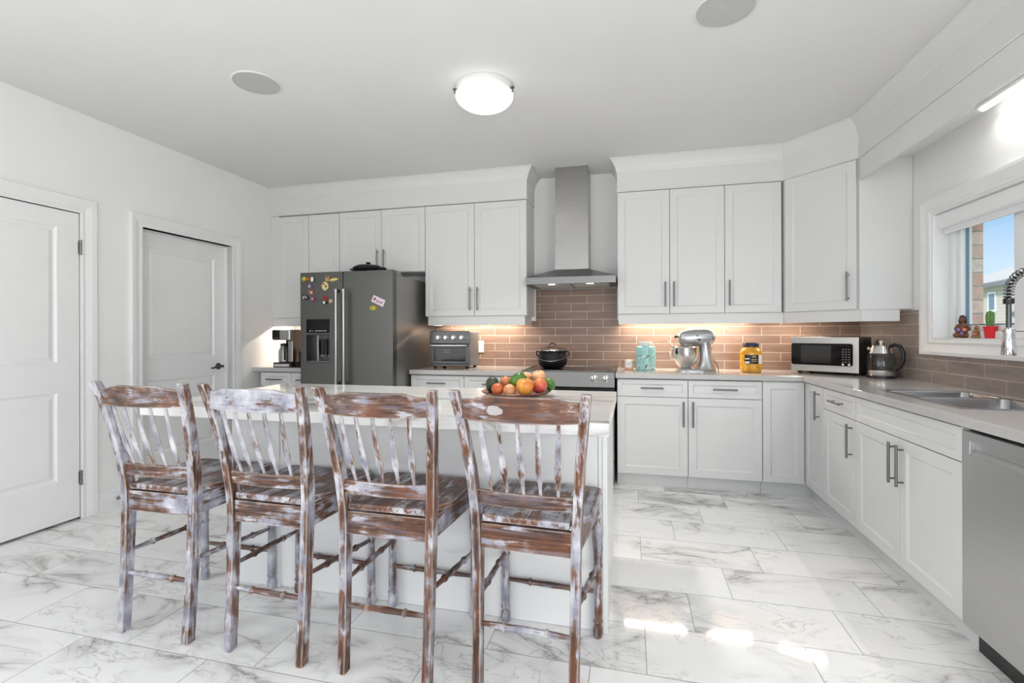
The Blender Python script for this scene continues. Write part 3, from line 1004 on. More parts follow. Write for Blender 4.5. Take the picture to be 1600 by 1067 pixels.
# --- diagonal corner unit
P0, P1 = Vector((1.197, 4.268)), Vector((1.557, 3.862))
dl = (P1 - P0).length
da = math.atan2(P1.y - P0.y, P1.x - P0.x)
c_ = thing('corner_wall_cabinet', 'white diagonal corner wall cabinet above the microwave', 'cabinet', (P0.x, P0.y, 1.40), 0, GU)
body = MB().prism([(0.0, 0.02), (0.0, 0.360), (0.681, 0.360), (0.681, -0.404), (0.374, -0.404)], 0.0, UT - 1.40, 'xy')
body.build('body', CAB, c_)
MB().box(0.362, 0.681, -0.4075, -0.4045, -0.0002, 1.05).build('side_panel', CAB, c_)
f = shaker(dl - 0.026, 1.047).xform(Matrix.Rotation(da, 4, 'Z') @ Matrix.Translation((0.013, -0.012, 0.0035))).build('door', CAB, c_)
bar_handle(dl - 0.060, 0.165, True, 0.21).xform(Matrix.Rotation(da, 4, 'Z') @ Matrix.Translation((0, -0.012, 0))).build('handle', 'satin_nickel', f, smooth=True)
rl = MB().box(-0.009, dl + 0.004, 0.010, 0.024, -0.083, -0.0005).xform(Matrix.Rotation(da, 4, 'Z'))
rl.box(0.374, 0.681 - 0.075, -0.401, -0.388, -0.083, -0.0005)
rl.build('light_rail', CAB, c_)


# --- frieze + crown mouldings, mitred along a path
def crown(name, path, z0, z1, ztop, proj=0.058, drop=0.0, ends=True):
    """path: plan points of the frieze face; outward is to the right-hand side of travel (towards the room)"""
    prof = [(-0.018, z0), (0.0, z0), (0.004, z0 + 0.004), (0.004, z0 + 0.012), (0.0, z0 + 0.016), (0.0, z1), (0.004, z1 + 0.004), (0.006, z1 + 0.012)]
    for i in range(7):
        a = i / 6
        prof.append((0.008 + (proj - 0.014) * (a ** 1.6), z1 + 0.014 + (ztop - z1 - 0.026) * a))
    prof += [(proj, ztop - 0.010), (proj, ztop - 0.0006), (-0.018, ztop - 0.0006)]
    pts = [Vector(p) for p in path]
    rings = []
    for i, p in enumerate(pts):
        nrm = []
        if i > 0:
            d = (pts[i] - pts[i - 1]).normalized()
            nrm.append(Vector((d.y, -d.x)))
        if i < len(pts) - 1:
            d = (pts[i + 1] - pts[i]).normalized()
            nrm.append(Vector((d.y, -d.x)))
        if len(nrm) == 2:
            b_ = (nrm[0] + nrm[1]).normalized()
            b_ = b_ / max(0.2, b_.dot(nrm[0]))
        else:
            b_ = nrm[0]
        rings.append([(p.x + b_.x * o, p.y + b_.y * o, z) for o, z in prof])
    return struct(MB().loft(rings).build(name, 'cabinet_paint'))


crown('trim_1', [(XL + 0.001, 4.272), (-0.905, 4.272), (-0.905, 4.628)], 2.4545, 2.62, ZC)
crown('trim_2', [(-0.107, 4.628), (-0.107, 4.272), (1.193, 4.272), (1.553, 3.858), (1.553, 0.60)], 2.4545, 2.62, ZC)
# valance board and soffit over the sink window
t3 = struct_empty('trim_3')
MB().box(1.556, 1.576, 0.60, 3.8535, 2.302, 2.4535).build('valance', CAB, t3, 0.0015)
MB().box(1.577, XR - 0.0005, 0.60, 3.8535, 2.445, 2.60).build('soffit', 'trim_paint', t3)
# LED batten under the soffit
lb = thing('led_batten', 'white tube light under the soffit above the sink window', 'light', (1.815, 0, 2.4445))
MB().box(-0.022, 0.022, 0.72, 3.10, -0.020, 0.0).build('housing', 'white_plastic', lb, 0.003)
MB().prism([(-0.018, -0.0205), (-0.015, -0.033), (0.0, -0.038), (0.015, -0.033), (0.018, -0.0205)], 0.75, 3.075, 'xz').build('tube', 'led_glow', lb)
area('led_batten_light', (1.815, 1.91, 2.4445 - 0.0385), (0, 0, 0), 0.02, 2.3, 4.8, (1.0, 0.98, 0.95), 2.3)

# --- under-cabinet lamps (real warm strips tucked behind the light rails)
WARM = (1.0, 0.87, 0.70)
UC = 'under_cabinet_lamp'
area(UC, (-3.42, 4.44, 1.385), (0, 0, 0), 0.34, 0.02, 7.0, (1.0, 0.88, 0.74))
area(UC, (-1.40, 4.50, 1.385), (0, 0, 0), 0.75, 0.02, 8.0, WARM)
area(UC, (0.475, 4.51, 1.385), (0, 0, 0), 1.05, 0.02, 11.5, WARM)
area(UC, (1.36, 4.40, 1.385), (0, 0, -0.35), 0.32, 0.02, 3.4, WARM)

# --- base cabinets, back run
FY = 4.02
BT = 0.874
base_fronts = lambda w, side: [('drawer', 0, w, 0.728, 0.868, (w / 2, 0.800, False, 0.175), 0.034),
                               ('door', 0, w, 0.105, 0.728, ((w - 0.035) if side == 'r' else 0.035, 0.60, True, 0.2))]
cabinet('base_cabinet', 'white base cabinet under the stand mixer, right beside the range', -0.106, FY, 0, 0.546, 0.598, 0, BT, base_fronts(0.546, 'r'), GB, True)
cabinet('base_cabinet', 'white base cabinet with drawer and door under the jar of pickles', 0.4405, FY, 0, 0.534, 0.598, 0, BT, base_fronts(0.534, 'l'), GB, True)
cabinet('base_cabinet', 'white base cabinet with drawer against the fridge, under the toaster oven', -1.925, FY, 0, 0.506, 0.598, 0, BT, base_fronts(0.506, 'r'), GB, True)
cabinet('base_cabinet', 'white base cabinet with drawer between toaster oven cabinet and range', -1.4185, FY, 0, 0.520, 0.598, 0, BT, base_fronts(0.520, 'l'), GB, True)
cabinet('base_cabinet', 'white base cabinet under the coffee maker beside the left wall', -3.525, FY, 0, 0.345, 0.598, 0, BT, base_fronts(0.345, 'r'), GB, True)
cabinet('base_cabinet', 'narrow white base cabinet tight against the left side of the fridge', -3.1795, FY, 0, 0.325, 0.598, 0, BT, base_fronts(0.325, 'l'), GB, True)
# --- corner base with its two-leaf door
FX = 1.265
c_ = thing('corner_base_cabinet', 'white inside-corner base cabinet with bi-fold door below the microwave', 'cabinet', (0, 0, 0), 0, GB)
MB().prism([(0.9765, FY + 0.0205), (FX + 0.0205, FY + 0.0205), (FX + 0.0205, 3.6645), (1.86, 3.6645), (1.86, 4.618), (0.9765, 4.618)], 0.10, BT, 'xy').build('body', CAB, c_)
MB().prism([(0.9765, FY + 0.062), (FX + 0.062, FY + 0.062), (FX + 0.062, 3.6645), (FX + 0.078, 3.6645), (FX + 0.078, FY + 0.078), (0.9765, FY + 0.078)], 0, 0.0995, 'xy').build('toe_kick', CAB, c_)
shaker(FX - 0.9765 - 0.006, 0.763 - 2 * G, 0.052).xform(Matrix.Translation((0.978, FY, 0.105 + G))).build('door', CAB, c_)
RM = lambda y: Matrix.Translation((FX, y, 0)) @ Matrix.Rotation(-PI / 2, 4, 'Z')      # local x runs toward the camera
f = shaker(FY - 3.666 - 0.006, 0.763 - 2 * G, 0.052).xform(RM(FY - 0.003) @ Matrix.Translation((0, 0, 0.105 + G))).build('door', CAB, c_)
bar_handle(FY - 3.666 - 0.075, 0.735, True, 0.2).xform(RM(FY)).build('handle', 'satin_nickel', f, smooth=True)
# --- right run
cabinet('base_cabinet', 'white base cabinet with one drawer between corner unit and sink doors', FX, 3.6635, -PI / 2, 0.476, 0.60, 0, BT,
        [('drawer', 0, 0.476, 0.728, 0.868, (0.238, 0.800, False, 0.175), 0.034), ('door', 0, 0.476, 0.105, 0.728, (0.430, 0.60, True, 0.2))], GB, True)
cabinet('base_cabinet', 'white sink base cabinet with wide false front and twin doors', FX, 3.187, -PI / 2, 0.922, 0.60, 0, BT,
        [('drawer', 0, 0.922, 0.728, 0.868, None, 0.034), ('door', 0, 0.466, 0.105, 0.728, (0.430, 0.60, True, 0.2)), ('door', 0.466, 0.922, 0.105, 0.728, (0.502, 0.60, True, 0.2))], GB, True, True)
cabinet('base_cabinet', 'white end base cabinet beyond the dishwasher, nearest the camera', FX, 1.645, -PI / 2, 0.45, 0.60, 0, BT, base_fronts(0.45, 'r'), GB, True)

# ------------------------------------------------------------------ countertops
CT0, CT1 = 0.875, 0.915
SX0, SX1, SYA, SYB = 1.372, 1.770, 2.45, 3.115
ct = MB().grid([-0.118, 1.243, SX0, SX1, XR - 0.0105], [1.19, SYA, SYB, 3.998, YB - 0.0105],
               lambda x, y: (y > 3.998 or x > 1.243) and not (SX0 < x < SX1 and SYA < y < SYB), CT0, CT1)
tag(ct.build('countertop', 'quartz_taupe', None, 0.004), 'L-shaped taupe quartz countertop holding mixer, microwave and sink', 'countertop')
tag(MB().box(-1.932, -0.900, 3.998, YB - 0.0105, CT0, CT1).build('countertop', 'quartz_taupe', None, 0.004), 'taupe quartz countertop between fridge and range under the toaster oven', 'countertop')
tag(MB().box(XL + 0.001, -2.858, 3.998, YB - 0.0105, CT0, CT1).build('countertop', 'quartz_taupe', None, 0.004), 'short grey countertop in the left corner under the coffee maker', 'countertop')

# ------------------------------------------------------------------ sink + faucet
sk = thing('sink', 'double-bowl stainless steel sink set into the counter under the window', 'sink', ((SX0 + SX1) / 2, (SYA + SYB) / 2, 0.9))


def rrect(x0, x1, y0, y1, r, z, n=5):
    pts = []
    for cx, cy, a0 in ((x1 - r, y0 + r, -PI / 2), (x1 - r, y1 - r, 0), (x0 + r, y1 - r, PI / 2), (x0 + r, y0 + r, PI)):
        for i in range(n + 1):
            a = a0 + PI / 2 * i / n
            pts.append((cx + r * math.cos(a), cy + r * math.sin(a), z))
    return pts


def bowl(y0, y1, depth):
    mb = MB()
    x0, x1 = SX0 + 0.006, SX1 - 0.006
    cx, cy = sk.location.x, sk.location.y
    rr_ = lambda i, r, z: rrect(x0 + i - cx, x1 - i - cx, y0 + i - cy, y1 - i - cy, r, z)
    rs = [rr_(0, 0.030, 0.0188), rr_(0.005, 0.032, 0.0170), rr_(0.007, 0.034, 0.012), rr_(0.014, 0.045, -depth + 0.03), rr_(0.024, 0.045, -depth + 0.008), rr_(0.05, 0.04, -depth)]
    mb.loft(rs, cap=False)
    mb.face([mb.bm.verts.new(p) for p in rs[-1]])
    o = mb.build('bowl', 'sink_steel', sk, smooth=True)
    md = o.modifiers.new('solid', 'SOLIDIFY')
    md.thickness, md.offset = 0.0012, 1
    MB().lathe([(0.045, -depth + 0.0005), (0.042, -depth + 0.004), (0.03, -depth + 0.002), (0.0, -depth + 0.002)], ((0, (y0 + y1) / 2 - cy, 0)), 24).build('drain', 'dark_chrome', sk, smooth=True)


bowl(2.842, SYB - 0.006, 0.17)
bowl(SYA + 0.006, 2.822, 0.19)
cx, cy = sk.location.x, sk.location.y
MB().grid([SX0 - 0.014 - cx, SX0 + 0.0055 - cx, SX1 - 0.0055 - cx, SX1 + 0.014 - cx], [SYA - 0.014 - cy, SYA + 0.0055 - cy, 2.8215 - cy, 2.8425 - cy, SYB - 0.0055 - cy, SYB + 0.014 - cy],
          lambda x, y: not (SX0 + 0.0055 - cx < x < SX1 - 0.0055 - cx and (SYA + 0.0055 - cy < y < 2.8215 - cy or 2.8425 - cy < y < SYB - 0.0055 - cy)), 0.0155, 0.0188).build('rim', 'sink_steel', sk, 0.001)

fc = thing('faucet', 'tall chrome faucet with a black coil spring and pull-down sprayer', 'faucet', (1.82, 2.62, 0.9155))
MB().lathe([(0.028, 0), (0.028, 0.008), (0.020, 0.014), (0.018, 0.10), (0.015, 0.11), (0.013, 0.40)], (0, 0, 0), 24).build('body', 'chrome', fc, smooth=True)
px = -0.180
arc = [(0, 0, 0.40)]
for i in range(0, 21):
    a = PI * i / 20
    arc.append((-0.09 + 0.09 * math.cos(a), 0, 0.50 + 0.10 * math.sin(a)))
arc.append((px, 0, 0.465))
MB().tube(arc, 0.0075, 10).build('hose', 'black_rubber', fc, smooth=True)
# coil
L_ = [0.0]
av = [Vector(p) for p in arc]
for a, b_ in zip(av, av[1:]):
    L_.append(L_[-1] + (b_ - a).length)
tot, turns, coil = L_[-1], 30, []
for k in range(turns * 12 + 1):
    s = tot * k / (turns * 12)
    j = max(i for i in range(len(L_) - 1) if L_[i] <= s + 1e-9)
    q = (s - L_[j]) / (L_[j + 1] - L_[j])
    p = av[j].lerp(av[j + 1], q)
    d = (av[j + 1] - av[j]).normalized()
    e1 = Vector((0, 1, 0))
    e2 = d.cross(e1)
    th = 2 * PI * k / 12
    coil.append(p + e1 * (0.0165 * math.cos(th)) + e2 * (0.0165 * math.sin(th)))
MB().tube(coil, 0.0030, 6).build('spring', 'dark_chrome', fc, smooth=True)
MB().lathe([(0.017, 0.450), (0.019, 0.452), (0.019, 0.472), (0.016, 0.475)], (px, 0, 0), 20).build('collar', 'black_plastic', fc, smooth=True)
MB().cyl((px, 0, 0.33), (px, 0, 0.452), 0.0095, seg=16).build('wand', 'gunmetal', fc, smooth=True)
MB().lathe([(0.011, 0.345), (0.018, 0.338), (0.018, 0.322), (0.020, 0.316), (0.026, 0.225), (0.024, 0.220), (0.0, 0.222)], (px, 0, 0), 24).build('spray_head', 'chrome', fc, smooth=True)
ar = MB().tube([(0.0, 0, 0.335), (px + 0.02, 0, 0.330)], 0.005, 10)
ar.lathe([(0.0145, 0.322), (0.022, 0.322), (0.022, 0.338), (0.0145, 0.338)], (px, 0, 0), 20)
ar.build('holder_arm', 'chrome', fc, smooth=True)
MB().tube([(0.015, 0, 0.07), (0.02, -0.03, 0.075), (0.02, -0.09, 0.10)], 0.006, 10).build('lever', 'chrome', fc, smooth=True)

# ------------------------------------------------------------------ dishwasher
dwsh = thing('dishwasher', 'stainless steel dishwasher with a pocket handle at the right end of the run', 'dishwasher', (FX, 2.262, 0), -PI / 2)
MB().box(0.004, 0.606, 0.022, 0.575, 0.10, 0.860).build('body', 'black_plastic', dwsh)
hx0, hx1, hz0, hz1 = 0.048, 0.562, 0.772, 0.824
dr = MB().grid([0.004, hx0, hx1, 0.606], [0.105, hz0, hz1, 0.858], lambda x, z: not (hx0 < x < hx1 and hz0 < z < hz1), -0.004, 0.021, 'xz')
dr_o = dr.build('door', 'dishwasher_steel', dwsh, 0.002)
pk = MB()
pk.prism([(-0.0035, hz0 + 0.0004), (0.0205, hz0 + 0.0004), (0.0205, hz1 - 0.0004), (0.016, hz1 - 0.0004), (0.016, hz0 + 0.020)], hx0 + 0.0004, hx1 - 0.0004, 'yz')
pk.build('pocket_handle', 'dishwasher_steel', dr_o)
MB().box(0.004, 0.606, 0.050, 0.066, 0.0, 0.098).build('toe_kick', 'black_plastic', dwsh)
MB().box(-0.0003, 0.0028, -0.003, 0.575, 0.10, BT - 0.0005).build('side_filler', CAB, dwsh)

# ------------------------------------------------------------------ range + hood
rx0, rx1 = -0.893, -0.123
rw = rx1 - rx0
rg_ = thing('range', 'stainless slide-in electric range with smooth black glass top', 'range', (rx0, 3.972, 0))
MB().box(0.003, rw - 0.003, 0.045, 0.655, 0.04, 0.913).build('body', 'black_plastic', rg_)
tp = MB().grid([0.0, 0.022, rw - 0.022, rw], [0.052, 0.066, 0.615, 0.655], lambda x, y: not (0.022 < x < rw - 0.022 and 0.066 < y < 0.615), 0.9135, 0.932)
tp.build('top_frame', 'stainless_wide', rg_, 0.003)
MB().box(0.0225, rw - 0.0225, 0.0665, 0.6145, 0.9135, 0.929).build('glass_cooktop', 'cooktop_glass', rg_, 0.001)
cp = MB().prism([(0.012, 0.792), (-0.004, 0.800), (0.022, 0.918), (0.036, 0.932), (0.0515, 0.932), (0.0515, 0.792)], 0.0, rw, 'yz').build('control_panel', 'stainless_wide', rg_, 0.003)
nrm = Vector((0, -0.118, 0.026)).normalized()
for kx in (0.075, 0.170, rw - 0.166, rw - 0.072):
    kb = MB().lathe([(0.030, 0), (0.030, 0.004), (0.024, 0.007), (0.022, 0.030), (0.018, 0.034), (0.0, 0.034)], (kx, 0.0125, 0.873), 24, nrm)
    kb.box(kx - 0.004, kx + 0.004, -0.030, -0.018, 0.861, 0.901)
    kb.build('knob', 'polished_steel', cp, smooth=True)
od = MB().grid([0.004, 0.09, rw - 0.09, rw - 0.004], [0.205, 0.33, 0.60, 0.770], lambda x, z: not (0.09 < x < rw - 0.09 and 0.33 < z < 0.60), 0.0, 0.0445, 'xz').build('oven_door', 'stainless_wide', rg_, 0.003)
MB().box(0.0905, rw - 0.0905, 0.004, 0.040, 0.3305, 0.5995).build('door_glass', 'black_glass', od)
hd = MB().cyl((0.05, -0.045, 0.70), (rw - 0.05, -0.045, 0.70), 0.011, seg=16)
for hx_ in (0.075, rw - 0.075):
    hd.cyl((hx_, -0.045, 0.70), (hx_, 0.0, 0.70), 0.008, seg=12)
hd.build('handle', 'stainless_wide', od, smooth=True)
MB().box(0.004, rw - 0.004, 0.0, 0.0445, 0.045, 0.198).build('drawer', 'stainless_wide', rg_, 0.003)
MB().box(0.03, rw - 0.03, 0.06, 0.08, 0.0, 0.04).build('foot_panel', 'black_plastic', rg_)

hx0, hx1 = -0.890, -0.116
hw = hx1 - hx0
hood = thing('range_hood', 'stainless steel chimney range hood with two small spotlights', 'range hood', (hx0, 4.13, 1.664))
hc = MB().grid([0.0, 0.012, hw - 0.012, hw], [0.0, 0.012, 0.476, 0.488], lambda x, y: not (0.012 < x < hw - 0.012 and 0.012 < y < 0.476), 0.0, 0.062)
hc.build('canopy_band', 'stainless_wide', hood, 0.0015)
cx0, cx1, cy0 = -0.660 - hx0, -0.360 - hx0, 0.215
MB().loft([[(0.0, 0.0, 0.0625), (hw, 0.0, 0.0625), (hw, 0.488, 0.0785), (0.0, 0.488, 0.0785)],
           [(cx0, cy0, 0.150), (cx1, cy0, 0.150), (cx1, 0.488, 0.150), (cx0, 0.488, 0.150)]]).build('canopy_top', 'stainless_wide', hood)
MB().box(cx0, cx1, cy0, 0.488, 0.1505, 0.68).build('chimney', 'stainless_tall', hood, 0.0012)
MB().box(cx0 + 0.003, cx1 - 0.003, cy0 + 0.003, 0.488, 0.6805, ZC - 1.664 - 0.0006).build('chimney_sleeve', 'stainless_tall', hood, 0.0012)
MB().box(0.0125, hw - 0.0125, 0.0125, 0.4755, 0.006, 0.014).build('under_panel', 'oven_grey', hood)
for a, b_ in ((0.06, hw / 2 - 0.012), (hw / 2 + 0.012, hw - 0.06)):
    MB().box(a, b_, 0.10, 0.44, 0.001, 0.0056).build('grease_filter', 'hood_filter', hood, 0.002)
for a in (0.225, 0.555):
    MB().lathe([(0.030, 0.0056), (0.030, 0.001), (0.024, 0.0), (0.0, 0.0)], (a, 0.055, 0), 20).build('spot_lamp', 'spot_glow', hood, smooth=True)
    l = bpy.data.lights.new('hood_spot', 'SPOT')
    l.energy, l.spot_size, l.spot_blend, l.color, l.shadow_soft_size = 1.6, 1.9, 0.6, (1.0, 0.86, 0.7), 0.02
    lo = bpy.data.objects.new('hood_spot', l)
    C.objects.link(lo)
    lo.location = (hx0 + a, 4.13 + 0.055, 1.660)

# ------------------------------------------------------------------ fridge
fx0, fx1, fy = -2.845, -1.945, 3.72
fw = fx1 - fx0
fr = thing('refrigerator', 'grey stainless side-by-side refrigerator with ice and water dispenser', 'refrigerator', (fx0, fy, 0))
MB().box(0.004, fw - 0.004, 0.075, 0.875, 0.05, 1.745).build('body', 'fridge_side_steel', fr, 0.004)
MB().prism([(0.0752, 1.7455), (0.0752, 1.784), (0.135, 1.784), (0.195, 1.7455)], 0.005, fw - 0.005, 'yz').build('hinge_cover', 'fridge_side_steel', fr, 0.003)
MB().box(0.006, fw - 0.006, 0.0718, 0.0748, 0.062, 1.778).build('door_gasket', 'black_rubber', fr)
MB().box(0.02, fw - 0.02, 0.05, 0.08, 0.0, 0.049).build('base_grille', 'black_plastic', fr)
sp_ = -2.419 - fx0
dx0, dx1 = -2.787 - fx0, -2.552 - fx0
fd = MB().grid([0.0, dx0, dx1, sp_ - 0.003], [0.06, 0.988, 1.232, 1.250, 1.368, 1.782], lambda x, z: not (dx0 < x < dx1 and (0.988 < z < 1.232 or 1.250 < z < 1.368)), 0.0, 0.0715, 'xz').build('freezer_door', 'fridge_steel', fr, 0.004)
MB().box(sp_ + 0.003, fw, 0.0, 0.0715, 0.06, 1.782).build('fridge_door', 'fridge_steel', fr, 0.004)
dp = MB().box(dx0 + 0.0005, dx1 - 0.0005, 0.004, 0.06, 1.2505, 1.3675).build('dispenser_panel', 'black_glass', fd)
for k, wx in enumerate((0.014, 0.008, 0.020, 0.022, 0.016, 0.026)):
    xx = dx0 + 0.035 + k * 0.028
    MB().box(xx, xx + wx, 0.0036, 0.0042, 1.264, 1.269).build('icon', 'label_white', dp)
cv = MB()
cv.grid([dx0, dx0 + 0.003, dx1 - 0.003, dx1], [0.988, 0.991, 1.229, 1.232], lambda x, z: not (dx0 + 0.003 < x < dx1 - 0.003 and 0.991 < z < 1.229), 0.004, 0.068, 'xz')
cv.box(dx0 + 0.003, dx1 - 0.003, 0.064, 0.068, 0.991, 1.229)
cvo = cv.build('dispenser_recess', 'oven_grey', fd)
MB().box(dx0 + 0.005, dx1 - 0.005, 0.006, 0.062, 0.992, 1.002).build('drip_tray', 'stainless_wide', cvo, 0.001)
MB().box(dx0 + 0.104, dx0 + 0.120, 0.010, 0.062, 1.003, 1.226).build('divider', 'stainless_tall', cvo, 0.001)
for a, b_ in ((0.128, 0.158), (0.164, 0.186), (0.200, 0.224)):
    MB().box(dx0 + a, dx0 + b_, 0.030, 0.046, 1.055, 1.195).build('paddle', 'black_plastic', cvo, 0.002)
    MB().box(dx0 + a, dx0 + b_, 0.026, 0.046, 1.042, 1.0545).build('paddle_tip', 'stainless_wide', cvo, 0.001)
for hx_, par, nm in ((-2.449 - fx0, fd, 'handle'), (-2.375 - fx0, bpy.data.objects['fridge_door'], 'handle')):
    h = MB().cyl((hx_, -0.058, 0.80), (hx_, -0.058, 1.622), 0.0125, seg=18)
    for z_ in (0.815, 1.607):
        h.lathe([(0.016, -0.016), (0.016, 0.016)], (hx_, -0.058, z_), 18)
        h.box(hx_ - 0.010, hx_ + 0.010, -0.052, 0.0, z_ - 0.013, z_ + 0.013)
    h.build(nm, 'stainless_tall', par, smooth=True)

# magnets on the fridge doors
GM = 'fridge magnets'


def blob(w, h, k=10, seed=1, amp=0.12):
    rr = random.Random(seed)
    return [((w / 2) * (1 + amp * rr.uniform(-1, 1)) * math.cos(2 * PI * i / k), (h / 2) * (1 + amp * rr.uniform(-1, 1)) * math.sin(2 * PI * i / k)) for i in range(k)]


def rectp(w, h):
    return [(-w / 2, -h / 2), (w / 2, -h / 2), (w / 2, h / 2), (-w / 2, h / 2)]


def mc(name, col):
    key = 'magnet_' + name
    if key not in MATS:
        plain(key, col, 0.35, var=0.15, vs=80)
    return key


def magnet(label, x, z, layers, rot=0.0):
    """layers: [(part, colour name, rgb, polygon, dx, dz)] stacked outward; the first one is the backing"""
    t = thing('fridge_magnet', label, 'magnet', (x, fy - 0.0004, z), 0, GM)
    y = 0.0
    for part, cn, rgb, poly, dx, dz in layers:
        c, s = math.cos(rot), math.sin(rot)
        pp = [((a + dx) * c - (b_ + dz) * s, (a + dx) * s + (b_ + dz) * c) for a, b_ in poly]
        MB().prism(pp, -y, -y - 0.004, 'xz').build(part, mc(cn, rgb), t, 0.001)
        y += 0.0042
    return t


YEL, ORG, WHT, DKG, PUR, RED, GRN, BLK, MAR, TAN, CRM, PNK, BEI = ((0.55, 0.45, 0.03), (0.55, 0.14, 0.03), (0.72, 0.74, 0.72), (0.02, 0.07, 0.03), (0.12, 0.09, 0.25),
    (0.35, 0.05, 0.04), (0.12, 0.25, 0.06), (0.015, 0.015, 0.015), (0.16, 0.02, 0.07), (0.45, 0.28, 0.10), (0.75, 0.62, 0.25), (0.75, 0.5, 0.58), (0.55, 0.42, 0.28))
magnet('yellow flower-like magnet in the top left corner of the freezer door', -2.803, 1.726, [('backing', 'olive', (0.25, 0.24, 0.03), blob(0.05, 0.048, 12, 3, 0.2), 0, 0), ('motif', 'yellow', YEL, blob(0.03, 0.028, 8, 5, 0.2), 0.002, 0.002)])
magnet('orange magnet touching the yellow flower magnet', -2.760, 1.725, [('backing', 'rust', (0.33, 0.06, 0.02), blob(0.034, 0.040, 9, 8, 0.12), 0, 0), ('motif', 'orange', ORG, blob(0.018, 0.02, 7, 2, 0.2), -0.002, 0.002)])
magnet('oval white magnet with a dark green edge', -2.714, 1.721, [('backing', 'dark_green', DKG, blob(0.044, 0.056, 16, 1, 0), 0, 0), ('motif', 'white', WHT, blob(0.030, 0.046, 14, 1, 0), -0.005, 0)])
magnet('small purple triangular magnet with a white front', -2.744, 1.666, [('backing', 'purple', PUR, [(-0.020, -0.022), (0.023, -0.022), (0.008, 0.024), (0.0, 0.022)], 0, 0), ('motif', 'white', WHT, [(-0.014, -0.016), (0.004, -0.016), (0.0, 0.014)], 0, 0)])
magnet('red and beige square magnet with a green corner', -2.732, 1.609, [('backing', 'red', RED, rectp(0.044, 0.042), 0.004, 0), ('motif', 'beige', BEI, [(-0.014, -0.014), (0.014, -0.016), (0.012, 0.006), (-0.012, 0.008)], 0.003, 0), ('corner', 'green', GRN, rectp(0.010, 0.018), -0.021, 0.010)])
magnet('black and white striped oval magnet', -2.789, 1.562, [('backing', 'black', BLK, blob(0.080, 0.046, 16, 1, 0.02), 0, 0), ('stripe', 'white', WHT, [(-0.03, 0.0), (-0.012, -0.016), (-0.004, -0.014), (-0.022, 0.006)], 0, 0), ('stripe', 'white', WHT, [(-0.012, 0.012), (0.016, -0.006), (0.022, 0.0), (-0.004, 0.016)], 0, 0)], -0.25)
magnet('maroon magnet with a pink flower', -2.710, 1.547, [('backing', 'maroon', MAR, blob(0.062, 0.040, 14, 4, 0.08), 0, 0), ('motif', 'pink', PNK, [(0.016 * (1 if i % 2 else 0.4) * math.cos(PI * i / 5), 0.016 * (1 if i % 2 else 0.4) * math.sin(PI * i / 5)) for i in range(10)], -0.008, 0.002)])
magnet('tan upright magnet with a dark top, beside the yellow banner magnet', -2.572, 1.724, [('backing', 'tan', TAN, rectp(0.036, 0.050), 0, 0), ('motif', 'black', BLK, blob(0.020, 0.014, 8, 3, 0.1), 0, 0.014)])
magnet('long yellow banner-shaped magnet', -2.505, 1.712, [('backing', 'ochre', (0.45, 0.33, 0.06), blob(0.094, 0.030, 14, 6, 0.05), 0, 0), ('motif', 'cream', CRM, blob(0.076, 0.016, 12, 6, 0.05), 0, 0.001)], 0.12)
magnet('black and cream spotted magnet below the tan one', -2.591, 1.659, [('backing', 'cream', (0.62, 0.55, 0.42), blob(0.066, 0.076, 14, 9, 0.12), 0, 0), ('spot', 'black', BLK, blob(0.020, 0.014, 8, 3, 0.2), -0.012, 0.016), ('spot', 'black', BLK, blob(0.016, 0.018, 8, 5, 0.2), 0.012, -0.004), ('spot', 'white', WHT, blob(0.022, 0.018, 8, 7, 0.2), -0.006, -0.022)])
magnet('dark red domed magnet with a white stem', -2.593, 1.538, [('dome', 'dark_red', (0.22, 0.025, 0.02), [(-0.034, -0.012)] + [(0.034 * math.cos(PI - PI * i / 8), -0.008 + 0.036 * math.sin(PI * i / 8)) for i in range(9)] + [(0.034, -0.012)], 0, 0.006), ('stem', 'black', BLK, rectp(0.044, 0.030), 0, -0.024), ('stem_front', 'white', WHT, rectp(0.020, 0.022), -0.004, -0.024)])
magnet('small round beige magnet beside the red domed one', -2.536, 1.526, [('backing', 'beige_dark', (0.36, 0.26, 0.16), blob(0.042, 0.042, 16, 1, 0), 0, 0), ('motif', 'beige', BEI, blob(0.026, 0.026, 12, 1, 0), 0, 0)])
pl = magnet('pink plate-shaped magnet tilted on the right fridge door', -2.078, 1.519, [('plate', 'pale_pink', (0.72, 0.58, 0.64), rectp(0.122, 0.060), 0, 0), ('motif', 'maroon', MAR, blob(0.020, 0.030, 8, 3, 0.25), -0.036, 0.004)], -0.42)
ml = MB()
rr = random.Random(4)
for k in range(5):
    ml.box(-0.014 + k * 0.013, -0.009 + k * 0.013, -0.0056, -0.0040, -0.016 + rr.uniform(0, 0.006), 0.008 + rr.uniform(-0.006, 0.006))
    ml.box(-0.014 + k * 0.013, -0.004 + k * 0.013, -0.0056, -0.0040, -0.004 + rr.uniform(-0.006, 0.006), -0.001 + rr.uniform(0, 0.005))
ml.xform(Matrix.Rotation(0.42, 4, 'Y')).build('lettering', mc('violet', (0.20, 0.13, 0.28)), pl)
yl = magnet('yellow oval magnet with black marks below the pink plate magnet', -2.125, 1.459, [('backing', 'yellow_dark', (0.30, 0.25, 0.02), blob(0.072, 0.042, 16, 1, 0.02), 0, 0), ('face', 'yellow', YEL, blob(0.060, 0.030, 14, 1, 0.02), 0, 0)])
MB().prism(blob(0.008, 0.008, 8, 1, 0), -0.0085, -0.010, 'xz').xform(Matrix.Translation((-0.014, 0, 0))).build('mark', mc('black', BLK), yl)
MB().prism(blob(0.008, 0.008, 8, 1, 0), -0.0085, -0.010, 'xz').xform(Matrix.Translation((-0.003, 0, 0))).build('mark', mc('black', BLK), yl)
